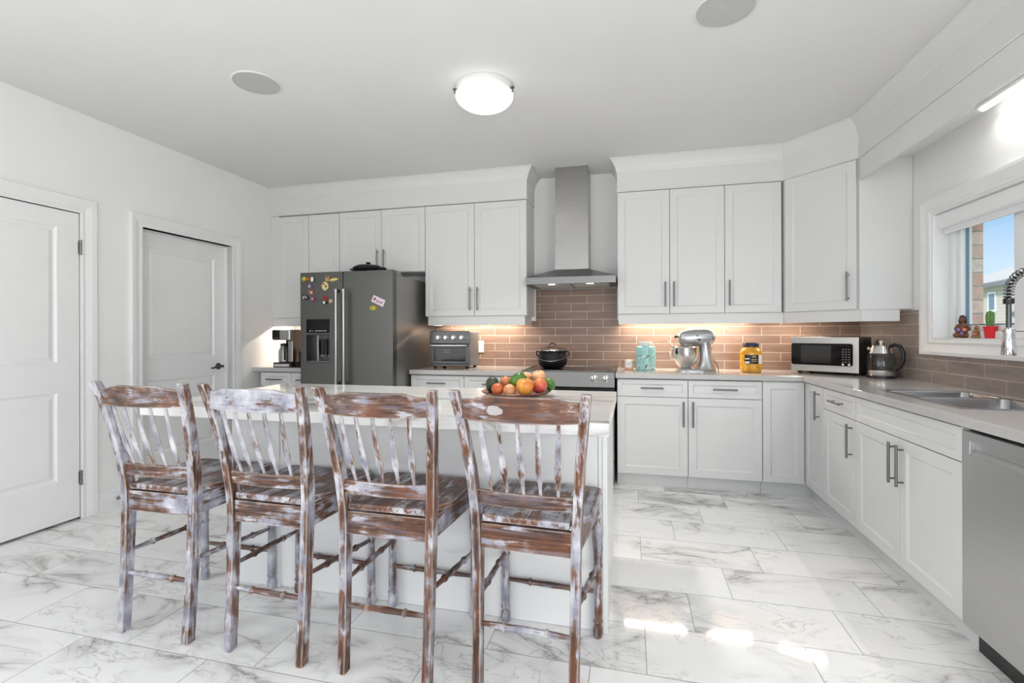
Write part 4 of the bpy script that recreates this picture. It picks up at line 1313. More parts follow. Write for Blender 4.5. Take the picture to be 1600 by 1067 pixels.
MB().prism([(-0.006, 0.005), (0.006, 0.005), (0.002, -0.006)], -0.0085, -0.010, 'xz').xform(Matrix.Translation((0.021, 0, 0))).build('mark', mc('black', BLK), yl)

# braiser on the fridge top (on the hinge-cover strip and body: rests on the doors' top)
br = thing('braiser_pan', 'black cast-iron lidded braiser pan on top of the fridge', 'pan', (-2.262, 3.872, 1.7845))
MB().lathe([(0.095, 0), (0.116, 0.004), (0.130, 0.022), (0.134, 0.030), (0.128, 0.030), (0.118, 0.008), (0.0, 0.006)], (0, 0, 0), 40).build('pan_body', 'cast_iron', br, smooth=True)
MB().lathe([(0.136, 0.0305), (0.136, 0.036), (0.124, 0.048), (0.100, 0.060), (0.06, 0.066), (0.0, 0.068)], (0, 0, 0), 40).build('lid', 'cast_iron', br, smooth=True)
MB().lathe([(0.010, 0.0675), (0.009, 0.074), (0.024, 0.086), (0.024, 0.089), (0.0, 0.090)], (0, 0, 0), 20).build('lid_knob', 'cast_iron', br, smooth=True)
for s in (-1, 1):
    MB().tube([(s * 0.126, -0.045, 0.022), (s * 0.156, -0.032, 0.029), (s * 0.165, 0.0, 0.031), (s * 0.156, 0.032, 0.029), (s * 0.126, 0.045, 0.022)], 0.008, 10).build('side_handle', 'cast_iron', br, smooth=True)

# ------------------------------------------------------------------ things on the left counter
cm = thing('coffee_maker', 'black and stainless drip coffee maker in the left corner', 'coffee maker', (-3.330, 4.175, CT1), 0.06)
cm.scale = (0.86, 0.86, 1.0)
MB().prism(rrp := [(x, y) for x, y, z in rrect(-0.125, 0.115, -0.12, 0.15, 0.03, 0)], 0.0, 0.045, 'xy').build('base', 'black_plastic', cm, 0.003)
MB().box(-0.10, 0.09, -0.121, -0.1195, 0.006, 0.030).build('base_trim', 'polished_steel', cm)
MB().box(0.055, 0.115, -0.09, 0.15, 0.0455, 0.262).build('water_tank', 'stainless_tall', cm, 0.008)
MB().box(-0.085, 0.0545, 0.07, 0.15, 0.0455, 0.262).build('rear_column', 'black_plastic', cm, 0.006)
hh = MB().prism([(x, y) for x, y, z in rrect(-0.125, 0.115, -0.125, 0.15, 0.035, 0)], 0.2625, 0.368, 'xy').build('head', 'stainless_tall', cm, 0.006)
MB().box(-0.118, -0.024, -0.129, -0.1245, 0.272, 0.362).build('control_panel', 'black_glass', hh, 0.002)
for k in range(3):
    MB().box(-0.106 + k * 0.028, -0.088 + k * 0.028, -0.1305, -0.129, 0.284, 0.290).build('button', 'satin_nickel', hh)
MB().lathe([(0.050, 0.0), (0.066, 0.006), (0.070, 0.06), (0.068, 0.115), (0.050, 0.148), (0.046, 0.160)], (-0.028, -0.028, 0.0458), 28).build('carafe', 'stainless_tall', cm, smooth=True)
MB().lathe([(0.047, 0.2058), (0.050, 0.215), (0.042, 0.232), (0.0, 0.234)], (-0.028, -0.028, 0), 24).build('carafe_lid', 'black_plastic', cm, smooth=True)
MB().tube([(0.010, -0.075, 0.205), (0.030, -0.112, 0.205), (0.034, -0.116, 0.15), (0.026, -0.104, 0.09), (0.012, -0.085, 0.075)], 0.011, 10).build('carafe_handle', 'black_plastic', cm, smooth=True)
th = thing('travel_mug', 'black travel mug with a steel collar between coffee maker and fridge', 'mug', (-3.165, 4.19, CT1))
MB().lathe([(0.040, 0), (0.042, 0.004), (0.044, 0.15), (0.042, 0.152)], (0, 0, 0), 24).build('body', 'black_plastic', th, smooth=True)
MB().lathe([(0.043, 0.1525), (0.043, 0.180), (0.038, 0.186), (0.0, 0.187)], (0, 0, 0), 24).build('lid', 'polished_steel', th, smooth=True)
sb = thing('syrup_bottle', 'bottle with a yellow label standing behind the black travel mug', 'bottle', (-3.235, 4.36, CT1))
MB().lathe([(0.034, 0), (0.036, 0.005), (0.036, 0.17), (0.030, 0.20), (0.014, 0.23), (0.013, 0.30)], (0, 0, 0), 20).build('body', mc('amber', (0.06, 0.025, 0.01)), sb, smooth=True)
MB().lathe([(0.0365, 0.10), (0.0365, 0.215 - 0.05)], (0, 0, 0), 20, cap=False).build('label_band', mc('label_yellow', (0.65, 0.45, 0.05)), sb, smooth=True)
MB().lathe([(0.015, 0.3005), (0.015, 0.325), (0.0, 0.326)], (0, 0, 0), 16).build('cap', mc('label_yellow', (0.65, 0.45, 0.05)), sb, smooth=True)

# ------------------------------------------------------------------ toaster oven + outlet
to = thing('toaster_oven', 'grey steel toaster oven with four knobs beside the fridge', 'toaster oven', (-1.815, 4.19, CT1), 0.02)
MB().box(0.006, 0.384, 0.02, 0.31, 0.022, 0.340).build('body', 'toaster_side', to, 0.006)
MB().grid([0, 0.39], [0.228, 0.348], lambda x, z: True, 0.0, 0.019, 'xz').build('control_panel', 'oven_grey', to, 0.006)
for k, kx in enumerate((0.085, 0.160, 0.235, 0.315)):
    kb = MB().lathe([(0.022, 0), (0.022, 0.003), (0.018, 0.005), (0.017, 0.022), (0.0, 0.023)], (kx, 0.0, 0.288), 20, (0, -1, 0))
    kb.build('knob', 'knob_steel', to, smooth=True)
MB().cyl((0.365, 0.0, 0.288), (0.365, -0.003, 0.288), 0.004, seg=10).build('indicator', 'label_white', to)
od = MB().grid([0.004, 0.042, 0.348, 0.386], [0.045, 0.072, 0.196, 0.225], lambda x, z: not (0.042 < x < 0.348 and 0.072 < z < 0.196), -0.002, 0.0195, 'xz').build('door', 'oven_grey', to, 0.003)
MB().box(0.0425, 0.3475, 0.003, 0.012, 0.0725, 0.1955).build('door_glass', 'black_glass', od)
for z_ in (0.150, 0.170):
    MB().box(0.14, 0.20, 0.0022, 0.0029, z_, z_ + 0.004).build('rack_mark', 'satin_nickel', od)
hd = MB().cyl((0.02, -0.030, 0.216), (0.37, -0.030, 0.216), 0.008, seg=14)
for hx_ in (0.03, 0.36):
    hd.cyl((hx_, -0.030, 0.216), (hx_, -0.002, 0.216), 0.006, seg=10)
hd.build('handle', 'chrome', od, smooth=True)
MB().box(0.004, 0.386, 0.0, 0.0195, 0.022, 0.0445).build('crumb_tray', 'oven_grey', to, 0.003)
for a, b_ in ((0.04, 0.04), (0.35, 0.04), (0.04, 0.28), (0.35, 0.28)):
    MB().cyl((a, b_, 0.0), (a, b_, 0.0215), 0.016, 0.018, 14).build('foot', 'black_rubber', to)
vs = MB()
for i in range(9):
    for j in range(16):
        vs.box(0.3843, 0.3848, 0.085 + i * 0.022, 0.093 + i * 0.022, 0.09 + j * 0.0145, 0.096 + j * 0.0145)
vs.build('side_vents', 'stainless_wide', to)
ol = thing('wall_outlet', 'white wall outlet plate on the tile just right of the toaster oven', 'outlet', (-1.455, YB - 0.0101, 1.108))
MB().box(-0.036, 0.036, -0.008, -0.0003, -0.058, 0.058).build('wall_plate', 'white_plastic', ol, 0.002)
MB().box(-0.017, 0.017, -0.0105, -0.0082, -0.034, 0.034).build('socket', 'white_plastic', ol, 0.001)

# ------------------------------------------------------------------ pot on the range
pt = thing('stock_pot', 'round black cauldron-style pot with a glass lid on the range', 'pot', (-0.672, 4.26, 0.9295))
MB().lathe([(0.070, 0), (0.095, 0.006), (0.122, 0.035), (0.131, 0.070), (0.126, 0.105), (0.119, 0.130), (0.124, 0.150), (0.130, 0.154), (0.127, 0.158), (0.116, 0.150), (0.112, 0.13), (0.12, 0.07), (0.085, 0.012), (0.0, 0.010)], (0, 0, 0), 48).build('pot_body', 'cast_iron', pt, smooth=True)
ld = MB().lathe([(0.125, 0.1585), (0.122, 0.162), (0.100, 0.176), (0.06, 0.190), (0.02, 0.196), (0.0, 0.1965)], (0, 0, 0), 40).build('lid', 'lid_glass', pt, smooth=True)
MB().lathe([(0.121, 0.1582), (0.127, 0.1582), (0.127, 0.163), (0.121, 0.163)], (0, 0, 0), 40, cap=False).build('lid_rim', 'polished_steel', ld, smooth=True)
MB().tube([(-0.030, 0, 0.194), (-0.026, 0, 0.212), (-0.012, 0, 0.221), (0.012, 0, 0.221), (0.026, 0, 0.212), (0.030, 0, 0.194)], 0.0045, 10).build('lid_handle', 'black_plastic', ld, smooth=True)
for s in (-1, 1):
    MB().tube([(s * 0.122, 0, 0.150), (s * 0.143, 0, 0.146), (s * 0.147, 0, 0.128), (s * 0.139, 0, 0.112), (s * 0.124, 0, 0.112)], 0.006, 8).build('ear', 'cast_iron', pt, smooth=True)
bp_ = []
for i in range(17):
    a = PI * i / 16
    bp_.append((-0.146 * math.cos(a), -0.030 - 0.106 * math.sin(a), 0.138 - 0.070 * math.sin(a)))
MB().tube(bp_, 0.0042, 8).build('bail_handle', 'satin_nickel', pt, smooth=True)

# ------------------------------------------------------------------ right counter
cd = thing('candle', 'small white-labelled candle jar on the counter beside the range', 'candle', (-0.012, 4.40, CT1))
MB().lathe([(0.030, 0), (0.034, 0.003), (0.036, 0.020), (0.036, 0.021)], (0, 0, 0), 24).build('pebble_base', 'peach_pebble', cd, smooth=True)
MB().lathe([(0.036, 0.0212), (0.037, 0.024), (0.037, 0.086), (0.034, 0.089), (0.0, 0.088)], (0, 0, 0), 24).build('jar', 'candle_wax', cd, smooth=True)
lbl = MB()
for i in range(10):
    a0 = -PI / 2 - 0.75 + 1.5 * i / 10
    a1 = a0 + 0.15
    lbl.loft([[(0.0374 * math.cos(a), 0.0374 * math.sin(a), 0.030), (0.0374 * math.cos(a), 0.0374 * math.sin(a), 0.078)] for a in (a0, a1)], cap=False)
lbl.build('label', 'label_white', cd)
MB().box(-0.012, 0.012, -0.0385, -0.0378, 0.050, 0.055).build('lettering', mc('violet', (0.20, 0.13, 0.28)), cd)

cn = thing('cookie_canister', 'turquoise floral ceramic canister with a pale lid', 'canister', (0.129, 4.385, CT1))
MB().lathe([(0.078, 0), (0.082, 0.004), (0.085, 0.02), (0.085, 0.185), (0.082, 0.203), (0.070, 0.212), (0.058, 0.214), (0.0, 0.214)], (0, 0, 0), 40).build('jar', 'floral_turquoise', cn, smooth=True)
MB().lathe([(0.054, 0.2145), (0.054, 0.224), (0.059, 0.226), (0.060, 0.243), (0.056, 0.249), (0.0, 0.250)], (0, 0, 0), 40).build('lid', 'cream_ceramic', cn, smooth=True)

mx = thing('stand_mixer', 'silver stand mixer with a polished steel bowl', 'stand mixer', (0.535, 4.315, CT1), 0.10)
bs_ = []
for z, s in ((0.0, 1.0), (0.012, 1.0), (0.022, 0.90)):
    ring = []
    for i in range(28):
        a = 2 * PI * i / 28
        x, y = math.cos(a), math.sin(a)
        hwid = 0.082 if x < 0 else 0.105
        ring.append((0.160 * s * x - 0.0, hwid * s * y * (1.0 if abs(x) < 0.8 else 1.0), z))
    bs_.append(ring)
MB().loft(bs_).build('base', 'silver_paint', mx, smooth=True)
col = []
for z, cx, rx, ry in ((0.018, 0.075, 0.085, 0.088), (0.04, 0.080, 0.074, 0.074), (0.09, 0.084, 0.056, 0.058), (0.15, 0.080, 0.047, 0.050), (0.21, 0.074, 0.046, 0.048), (0.245, 0.070, 0.052, 0.052)):
    col.append([(cx + rx * math.cos(2 * PI * i / 24), ry * math.sin(2 * PI * i / 24), z) for i in range(24)])
MB().loft(col).build('pedestal', 'silver_paint', mx, smooth=True)
hdr = []
for x, r, zc in ((-0.142, 0.006, 0.292), (-0.138, 0.030, 0.290), (-0.120, 0.046, 0.288), (-0.085, 0.055, 0.290), (-0.03, 0.060, 0.292), (0.04, 0.061, 0.293), (0.10, 0.058, 0.294), (0.13, 0.048, 0.295), (0.148, 0.030, 0.296), (0.155, 0.006, 0.297)):
    hdr.append([(x, r * 1.0 * math.cos(2 * PI * i / 28), zc - 0.008 + r * 1.22 * math.sin(2 * PI * i / 28)) for i in range(28)])
hm = MB().loft(hdr).build('motor_head', 'silver_paint', mx, smooth=True)
MB().lathe([(0.030, 0.0), (0.036, 0.02), (0.038, 0.05)], (-0.085, 0, 0.205), 24).build('beater_hub', 'silver_paint', hm, smooth=True)
MB().cyl((-0.142, 0, 0.292), (-0.160, 0, 0.292), 0.008, seg=12).build('hub_stem', 'black_plastic', hm)
MB().lathe([(0.012, 0), (0.015, 0.006), (0.012, 0.014)], (-0.158, 0, 0.292), 14, (-1, 0, 0)).build('hub_knob', 'black_plastic', hm, smooth=True)
for a, z_, r_ in ((0.0, 0.300, 0.006), (0.015, 0.268, 0.008), (0.0, 0.270, 0.004)):
    MB().cyl((a, -0.052, z_), (a, -0.067, z_), r_, seg=12).build('control_knob', 'black_plastic', hm)
MB().box(-0.10, 0.11, -0.0620, -0.0580, 0.2835, 0.2865).build('trim_band', 'chrome', hm)
bw = MB().lathe([(0.042, 0.024), (0.046, 0.030), (0.050, 0.040), (0.075, 0.065), (0.098, 0.105), (0.108, 0.155), (0.110, 0.200), (0.113, 0.202), (0.110, 0.204), (0.106, 0.200), (0.104, 0.155), (0.07, 0.07), (0.0, 0.055)], (-0.082, 0, 0), 40).build('bowl', 'polished_steel', mx, smooth=True)
MB().tube([(-0.190, -0.020, 0.190), (-0.212, -0.024, 0.180), (-0.216, -0.024, 0.140), (-0.205, -0.022, 0.112), (-0.180, -0.018, 0.100)], 0.006, 10).build('bowl_handle', 'polished_steel', bw, smooth=True)
ps = MB().lathe([(0.060, 0.206), (0.108, 0.2055), (0.112, 0.212), (0.100, 0.222), (0.060, 0.216)], (-0.082, 0, 0), 32, cap=False)
ps.prism([(-0.190, 0.206), (-0.232, 0.262), (-0.228, 0.264), (-0.180, 0.214)], -0.035, 0.035, 'xz')
ps.build('pouring_shield', 'clear_plastic', mx, smooth=True)
MB().tube([(0.140, 0.03, 0.20), (0.128, 0.07, 0.16), (0.150, 0.075, 0.10), (0.178, 0.06, 0.07), (0.188, 0.03, 0.03), (0.180, 0.0, 0.0045), (0.17, -0.03, 0.0045)], 0.0035, 8).build('cord', 'black_rubber', mx, smooth=True)

jr = thing('pickle_jar', 'large glass jar of yellow pickles with a navy lid', 'jar', (0.965, 4.335, CT1))
MB().lathe([(0.066, 0), (0.076, 0.004), (0.082, 0.02), (0.084, 0.05), (0.083, 0.150), (0.080, 0.175), (0.066, 0.196), (0.056, 0.202), (0.056, 0.206)], (0, 0, 0), 40).build('jar_body', 'pickle_yellow', jr, smooth=True)
MB().lathe([(0.058, 0.2065), (0.060, 0.208), (0.060, 0.238), (0.056, 0.243), (0.0, 0.243)], (0, 0, 0), 40).build('lid', 'navy_lid', jr, smooth=True)


def curved_label(par, name, mat, r, a0, a1, z0, z1):
    mb = MB()
    n = 8
    for i in range(n):
        p, q = a0 + (a1 - a0) * i / n, a0 + (a1 - a0) * (i + 1) / n
        v = [mb.bm.verts.new(x) for x in ((r * math.cos(p), r * math.sin(p), z0), (r * math.cos(q), r * math.sin(q), z0), (r * math.cos(q), r * math.sin(q), z1), (r * math.cos(p), r * math.sin(p), z1))]
        mb.face(v)
    return mb.build(name, mat, par)


H = PI * 1.5 + 0.16           # direction from the jar towards the room
lb_ = curved_label(jr, 'label', 'label_black', 0.0848, H - 0.95, H + 0.32, 0.072, 0.145)
curved_label(lb_, 'nutrition_panel', 'label_white', 0.0850, H + 0.33, H + 0.82, 0.072, 0.145)
curved_label(lb_, 'crest', 'label_gold', 0.0851, H - 0.25, H + 0.12, 0.124, 0.138)
curved_label(lb_, 'lettering', 'label_gold', 0.0851, H - 0.34, H + 0.20, 0.104, 0.112)
curved_label(lb_, 'lettering', 'label_gold', 0.0851, H - 0.30, H + 0.18, 0.090, 0.097)
curved_label(lb_, 'side_text', 'label_white', 0.0851, H - 0.92, H - 0.50, 0.108, 0.118)
curved_label(lb_, 'side_text', 'label_white', 0.0851, H - 0.92, H - 0.50, 0.076, 0.092)

# microwave, set across the corner
MA = math.atan2(4.072 - 4.351, 1.638 - 1.268)
mw = thing('microwave', 'stainless and black microwave oven set diagonally in the counter corner', 'microwave', (1.268, 4.351, CT1), MA)
MW = 0.463
MB().box(0.004, MW - 0.004, 0.022, 0.330, 0.022, 0.288).build('case', 'black_plastic', mw, 0.004)
mf = MB().box(0.0, MW, 0.0, 0.0215, 0.020, 0.290).build('front_frame', 'stainless_bright', mw, 0.003)
MB().prism([(a, b_) for a, b_, z in rrect(0.004, MW - 0.036, 0.070, 0.240, 0.018, 0)], -0.004, -0.0005, 'xz').build('door_glass', 'black_glass', mw)
MB().box(0.075, 0.285, -0.0048, -0.0042, 0.088, 0.222).build('door_window', 'dark_window_glass', mw)
for i in range(3):
    for j in range(6):
        MB().box(0.358 + i * 0.020, 0.369 + i * 0.020, -0.0054, -0.0042, 0.098 + j * 0.019, 0.104 + j * 0.019).build('keypad_button', 'satin_nickel', mw)
for i in (0, 2):
    MB().lathe([(0.008, 0), (0.008, 0.002), (0.0, 0.0022)], (0.3635 + i * 0.020, -0.0042, 0.082), 14, (0, -1, 0)).build('round_button', 'label_white', mw)
MB().box(0.352, 0.418, -0.003, -0.0003, 0.030, 0.058).build('door_release', 'stainless_bright', mw, 0.001)
for a, b_ in ((0.05, 0.05), (MW - 0.05, 0.05), (0.05, 0.29), (MW - 0.05, 0.29)):
    MB().cyl((a, b_, 0.0), (a, b_, 0.0218), 0.016, 0.018, 14).build('foot', 'black_rubber', mw)

kt = thing('electric_kettle', 'glass electric kettle with steel bands and a black handle', 'kettle', (1.738, 3.975, CT1), -0.42)
MB().lathe([(0.082, 0), (0.086, 0.003), (0.086, 0.014), (0.080, 0.018)], (0, 0, 0), 32).build('power_base', 'black_plastic', kt, smooth=True)
MB().lathe([(0.078, 0.0185), (0.080, 0.022), (0.082, 0.055), (0.081, 0.056), (0.0, 0.054)], (0, 0, 0), 32).build('steel_base', 'polished_steel', kt, smooth=True)
MB().lathe([(0.081, 0.0565), (0.087, 0.09), (0.085, 0.13), (0.074, 0.175), (0.066, 0.192)], (0, 0, 0), 36, cap=False).build('glass_jug', 'kettle_glass', kt, smooth=True)
MB().lathe([(0.075, 0.176), (0.067, 0.196), (0.060, 0.218), (0.058, 0.222)], (0, 0, 0), 36, cap=False).build('steel_collar', 'polished_steel', kt, smooth=True)
MB().lathe([(0.0585, 0.2222), (0.056, 0.228), (0.03, 0.236), (0.0, 0.237)], (0, 0, 0), 32).build('lid', 'polished_steel', kt, smooth=True)
MB().lathe([(0.008, 0.2362), (0.008, 0.250), (0.012, 0.256), (0.010, 0.264), (0.0, 0.265)], (0, 0, 0), 16).build('lid_knob', 'cream_ceramic', kt, smooth=True)
MB().tube([(0.045, -0.022, 0.222), (0.075, -0.036, 0.236), (0.105, -0.052, 0.226), (0.122, -0.060, 0.185), (0.122, -0.060, 0.13), (0.108, -0.052, 0.085), (0.080, -0.038, 0.060)], [0.010, 0.013, 0.014, 0.014, 0.014, 0.013, 0.010], 12).build('handle', 'black_plastic', kt, smooth=True)
MB().prism([(-0.064, -0.014), (-0.080, 0.0), (-0.064, 0.014)], 0.200, 0.219, 'xy').build('spout', 'polished_steel', kt)

# ------------------------------------------------------------------ window-sill things
SZ = WZ0 + 0.0142


def figurine(x, y, s, rz, label, robe, hair, flowers):
    f = thing('figurine', label, 'figurine', (x, y, SZ), rz, 'clay figurines on the sill')
    mb = MB()
    mb.ell((0, 0, 0.020), 0.034, 0.026, 0.021, 20, 12)             # folded legs under a skirt
    mb.ell((-0.022, -0.012, 0.014), 0.020, 0.016, 0.014, 14, 10)
    mb.ell((0.022, -0.012, 0.014), 0.020, 0.016, 0.014, 14, 10)
    mb.ell((0, 0.002, 0.046), 0.019, 0.015, 0.026, 16, 12)         # torso
    mb.ell((0, 0, 0.064), 0.022, 0.012, 0.010, 14, 10)             # shoulders
    mb.cyl((0, 0, 0.062), (0, -0.001, 0.082), 0.007, seg=10)
    mb.ell((0, -0.002, 0.092), 0.0135, 0.0135, 0.016, 16, 12)      # head
    mb.ell((0, -0.0155, 0.090), 0.003, 0.004, 0.004, 8, 6)
    for q in (-1, 1):
        mb.tube([(q * 0.021, 0, 0.064), (q * 0.031, -0.008, 0.046), (q * 0.022, -0.024, 0.033), (q * 0.008, -0.030, 0.032)], [0.007, 0.0065, 0.006, 0.006], 8)
    FS = Matrix.Diagonal((s * 0.92, s, s * 1.12, 1))
    mb.xform(FS)
    o = mb.build('body', robe, f, smooth=True)
    md = o.modifiers.new('remesh', 'REMESH')
    md.mode, md.voxel_size, md.use_smooth_shade = 'VOXEL', 0.0022 * s, True
    h = MB().ell((0, 0.003, 0.098), 0.0165, 0.016, 0.015, 16, 10)
    h.ell((-0.013, 0.006, 0.084), 0.007, 0.010, 0.016, 12, 8)
    h.ell((0.013, 0.006, 0.084), 0.007, 0.010, 0.016, 12, 8)
    h.xform(FS).build('hair', hair, f, smooth=True)
    for (fx_, fz_, m_, r_) in flowers:
        MB().ell((fx_ * s, -0.0285 * s, fz_ * s * 1.12), r_ * s, 0.006 * s, r_ * s, 12, 8).build('flower', m_, f, smooth=True)
    return f


figurine(1.957, 3.495, 1.10, -0.75, 'larger dark clay figurine seated with purple and orange flowers', 'clay_skin', 'clay_hair',
         [(-0.010, 0.040, 'purple_flower', 0.009), (0.014, 0.040, 'orange_flower', 0.010), (0.003, 0.024, 'purple_flower', 0.008)])
figurine(1.957, 3.375, 0.60, -0.75, 'smaller tan clay figurine between the larger figurine and the cactus', 'clay_tan', 'clay_tan', [(0.0, 0.034, 'orange_flower', 0.009)])
ca = thing('potted_cactus', 'small ribbed green cactus in a bright red pot on the sill', 'cactus', (1.957, 3.262, SZ))
MB().lathe([(0.022, 0), (0.0235, 0.002), (0.0295, 0.060), (0.031, 0.063), (0.031, 0.068), (0.028, 0.068), (0.027, 0.057), (0.0, 0.056)], (0, 0, 0), 32).build('pot', 'red_pot', ca, smooth=True)
MB().lathe([(0.0272, 0.0575), (0.022, 0.0600), (0.0, 0.0605)], (0, 0, 0), 24).build('soil', 'soil', ca)
rings = []
for t in range(15):
    z = 0.058 + 0.098 * t / 14
    u = t / 14
    r = 0.0105 + 0.0062 * math.sin(min(1, u * 1.4) * PI * 0.6)
    if u > 0.7:
        r *= math.sqrt(max(0.0, 1 - ((u - 0.7) / 0.302) ** 2))
    rings.append([(max(r, 0.0005) * (1 + 0.20 * math.cos(7 * a)) * math.cos(a), max(r, 0.0005) * (1 + 0.20 * math.cos(7 * a)) * math.sin(a), z) for a in [2 * PI * i / 56 for i in range(56)]])
MB().loft(rings).build('stem', 'cactus_green', ca, smooth=True)

# ------------------------------------------------------------------ island
IX0, IX1, IY0, IY1 = -2.215, -0.075, 1.768, 2.75
isl = thing('kitchen_island', 'white kitchen island body under the marble top behind the stools', 'kitchen island', (0, 0, 0))
BX0, BX1, BY0, BY1 = -1.955, -0.094, 2.04, 2.72
MB().box(BX0 + 0.02, BX1 - 0.02, BY0 + 0.004, BY1, 0.0, 0.866).build('body', 'island_paint', isl)
MB().box(BX0 + 0.277, BX1 - 0.037, BY0, BY0 + 0.0035, 0.002, 0.8655).build('back_panel', 'island_paint', isl)
MB().box(BX1 - 0.0195, BX1, BY0 - 0.010, BY1, 0.0, 0.866).build('end_panel', 'island_paint', isl, 0.001)
MB().box(BX1 - 0.036, BX1 - 0.020, BY0 - 0.006, BY0 + 0.0035, 0.0, 0.866).build('corner_post', 'island_paint', isl, 0.001)
MB().box(BX0, BX0 + 0.0195, BY0 - 0.006, BY1, 0.0, 0.866).build('end_panel', 'island_paint', isl, 0.001)
MB().box(BX0 + 0.020, BX0 + 0.2765, BY0 - 0.006, BY0 + 0.0035, 0.0, 0.8655).build('corner_panel', 'island_paint', isl, 0.001)
MB().box(IX0, IX1, IY0, IY1, 0.867, 0.915).build('marble_top', 'quartz_marble', isl, 0.003)

# ------------------------------------------------------------------ fruit plate
pf = tag(MB().lathe([(0.085, 0), (0.100, 0.002), (0.170, 0.020), (0.180, 0.028), (0.176, 0.030), (0.160, 0.024), (0.09, 0.010), (0.0, 0.008)], (0, 0, 0), 48).build('fruit_plate', 'plate_wood', smooth=True),
         'shallow dark wooden plate of fruit on the island top', 'plate')
pf.location = (-0.575, 2.435, 0.9155)
GF = 'fruit on the plate'


def fruit(name, label, cat, x, y, z, r, mat, kind='peach', rot=(0, 0, 0), sc=(1, 1, 1), stem=False):
    if kind == 'apple':
        prof = [(0.0, -0.80), (0.10, -0.84), (0.28, -0.88), (0.55, -0.80), (0.85, -0.45), (1.0, 0.05), (0.96, 0.42), (0.75, 0.76), (0.45, 0.90), (0.22, 0.86), (0.10, 0.74), (0.0, 0.66)]
    elif kind == 'peach':
        prof = [(0.0, -0.95), (0.35, -0.91), (0.72, -0.68), (0.96, -0.25), (1.0, 0.10), (0.88, 0.52), (0.60, 0.82), (0.30, 0.93), (0.12, 0.90), (0.0, 0.82)]
    else:
        prof = [(1e-3, -1.25)] + [(math.sin(PI * i / 12) ** 0.9 * (1.0 - 0.12 * math.cos(PI * i / 12)), -1.25 * math.cos(PI * i / 12)) for i in range(1, 12)] + [(1e-3, 1.25)]
    t = thing(name, label, cat, (x, y, z), 0, GF)
    t.rotation_euler = rot
    MB().lathe([(a * r, b_ * r) for a, b_ in prof], (0, 0, 0), 28).build('flesh' if name != 'avocado' else 'skin', mat, t, smooth=True, angle=80).scale = sc
    if stem:
        MB().tube([(0, 0, 0.62 * r), (0.002, 0, 0.95 * r), (0.006, 0.001, 1.22 * r)], [0.002, 0.0018, 0.0024], 8).build('stem', 'stem_brown', t, smooth=True)
    return t


fruit('avocado', 'dark green avocado at the left end of the plate', 'avocado', -0.699, 2.42, 0.973, 0.034, 'avocado_skin', 'oval', (0.1, 0.15, 0))
fruit('peach', 'red peach low at the front left, in front of the avocado', 'peach', -0.653, 2.355, 0.958, 0.032, 'red_peach_skin', 'peach', (0.5, -0.3, 0))
fruit('nectarine', 'orange-red nectarine behind the two low peaches', 'nectarine', -0.640, 2.475, 0.981, 0.034, 'orange_peach_skin', 'peach', (-0.3, 0.4, 0))
fruit('peach', 'pale orange peach at the front rim, left of the yellow apple', 'peach', -0.588, 2.345, 0.955, 0.032, 'pale_peach_skin', 'peach', (0.5, 0.2, 0))
fruit('mango', 'green mango at the top centre of the pile', 'mango', -0.562, 2.425, 1.000, 0.036, 'mango_green_skin', 'oval', (0, 1.1, 0.2))
fruit('apple', 'cream-coloured apple behind the green mango', 'apple', -0.535, 2.525, 1.003, 0.032, 'cream_apple_skin', 'apple', (0, 0.3, 0))
fruit('apple', 'large yellow and red apple at the front centre', 'apple', -0.508, 2.340, 0.975, 0.044, 'yellow_apple_skin', 'apple', (0.15, 0.05, 0), stem=True)
fruit('mango', 'red and orange mango right of the yellow apple', 'mango', -0.447, 2.400, 0.975, 0.036, 'red_mango_skin', 'oval', (0.3, 1.0, -0.4))
fruit('apple', 'pale apple with a stem at the back right of the pile', 'apple', -0.466, 2.500, 1.010, 0.037, 'cream_apple_skin', 'apple', (0.2, -0.3, 0.6), stem=True)
fruit('mango', 'small green mango at the right end of the plate', 'mango', -0.408, 2.490, 0.975, 0.028, 'green_mango_skin', 'oval', (0.25, -0.35, 0.2))

# ------------------------------------------------------------------ the four counter stools
LEG = [(0.0, 0.1655, -0.020), (0.12, 0.167, -0.012), (0.35, 0.170, 0.001), (0.55, 0.173, 0.008), (0.66, 0.1795, 0.001), (0.77, 0.1876, -0.017), (0.91, 0.202, -0.048), (1.00, 0.213, -0.074), (1.052, 0.2205, -0.091)]


def leg_at(z):
    for (z0, x0, y0), (z1, x1, y1) in zip(LEG, LEG[1:]):
        if z0 <= z <= z1:
            t = (z - z0) / (z1 - z0)
            return x0 + (x1 - x0) * t, y0 + (y1 - y0) * t
    return LEG[-1][1:]


def smooth_leg(n=24):
    import itertools
    out = []
    P = [Vector((x, y, z)) for z, x, y in LEG]
    for i in range(len(P) - 1):
        p0, p1, p2, p3 = P[max(i - 1, 0)], P[i], P[i + 1], P[min(i + 2, len(P) - 1)]
        for k in range(4):
            t = k / 4
            out.append(0.5 * ((2 * p1) + (p2 - p0) * t + (2 * p0 - 5 * p1 + 4 * p2 - p3) * t * t + (3 * p1 - p0 - 3 * p2 + p3) * t ** 3))
    out.append(P[-1])
    return out


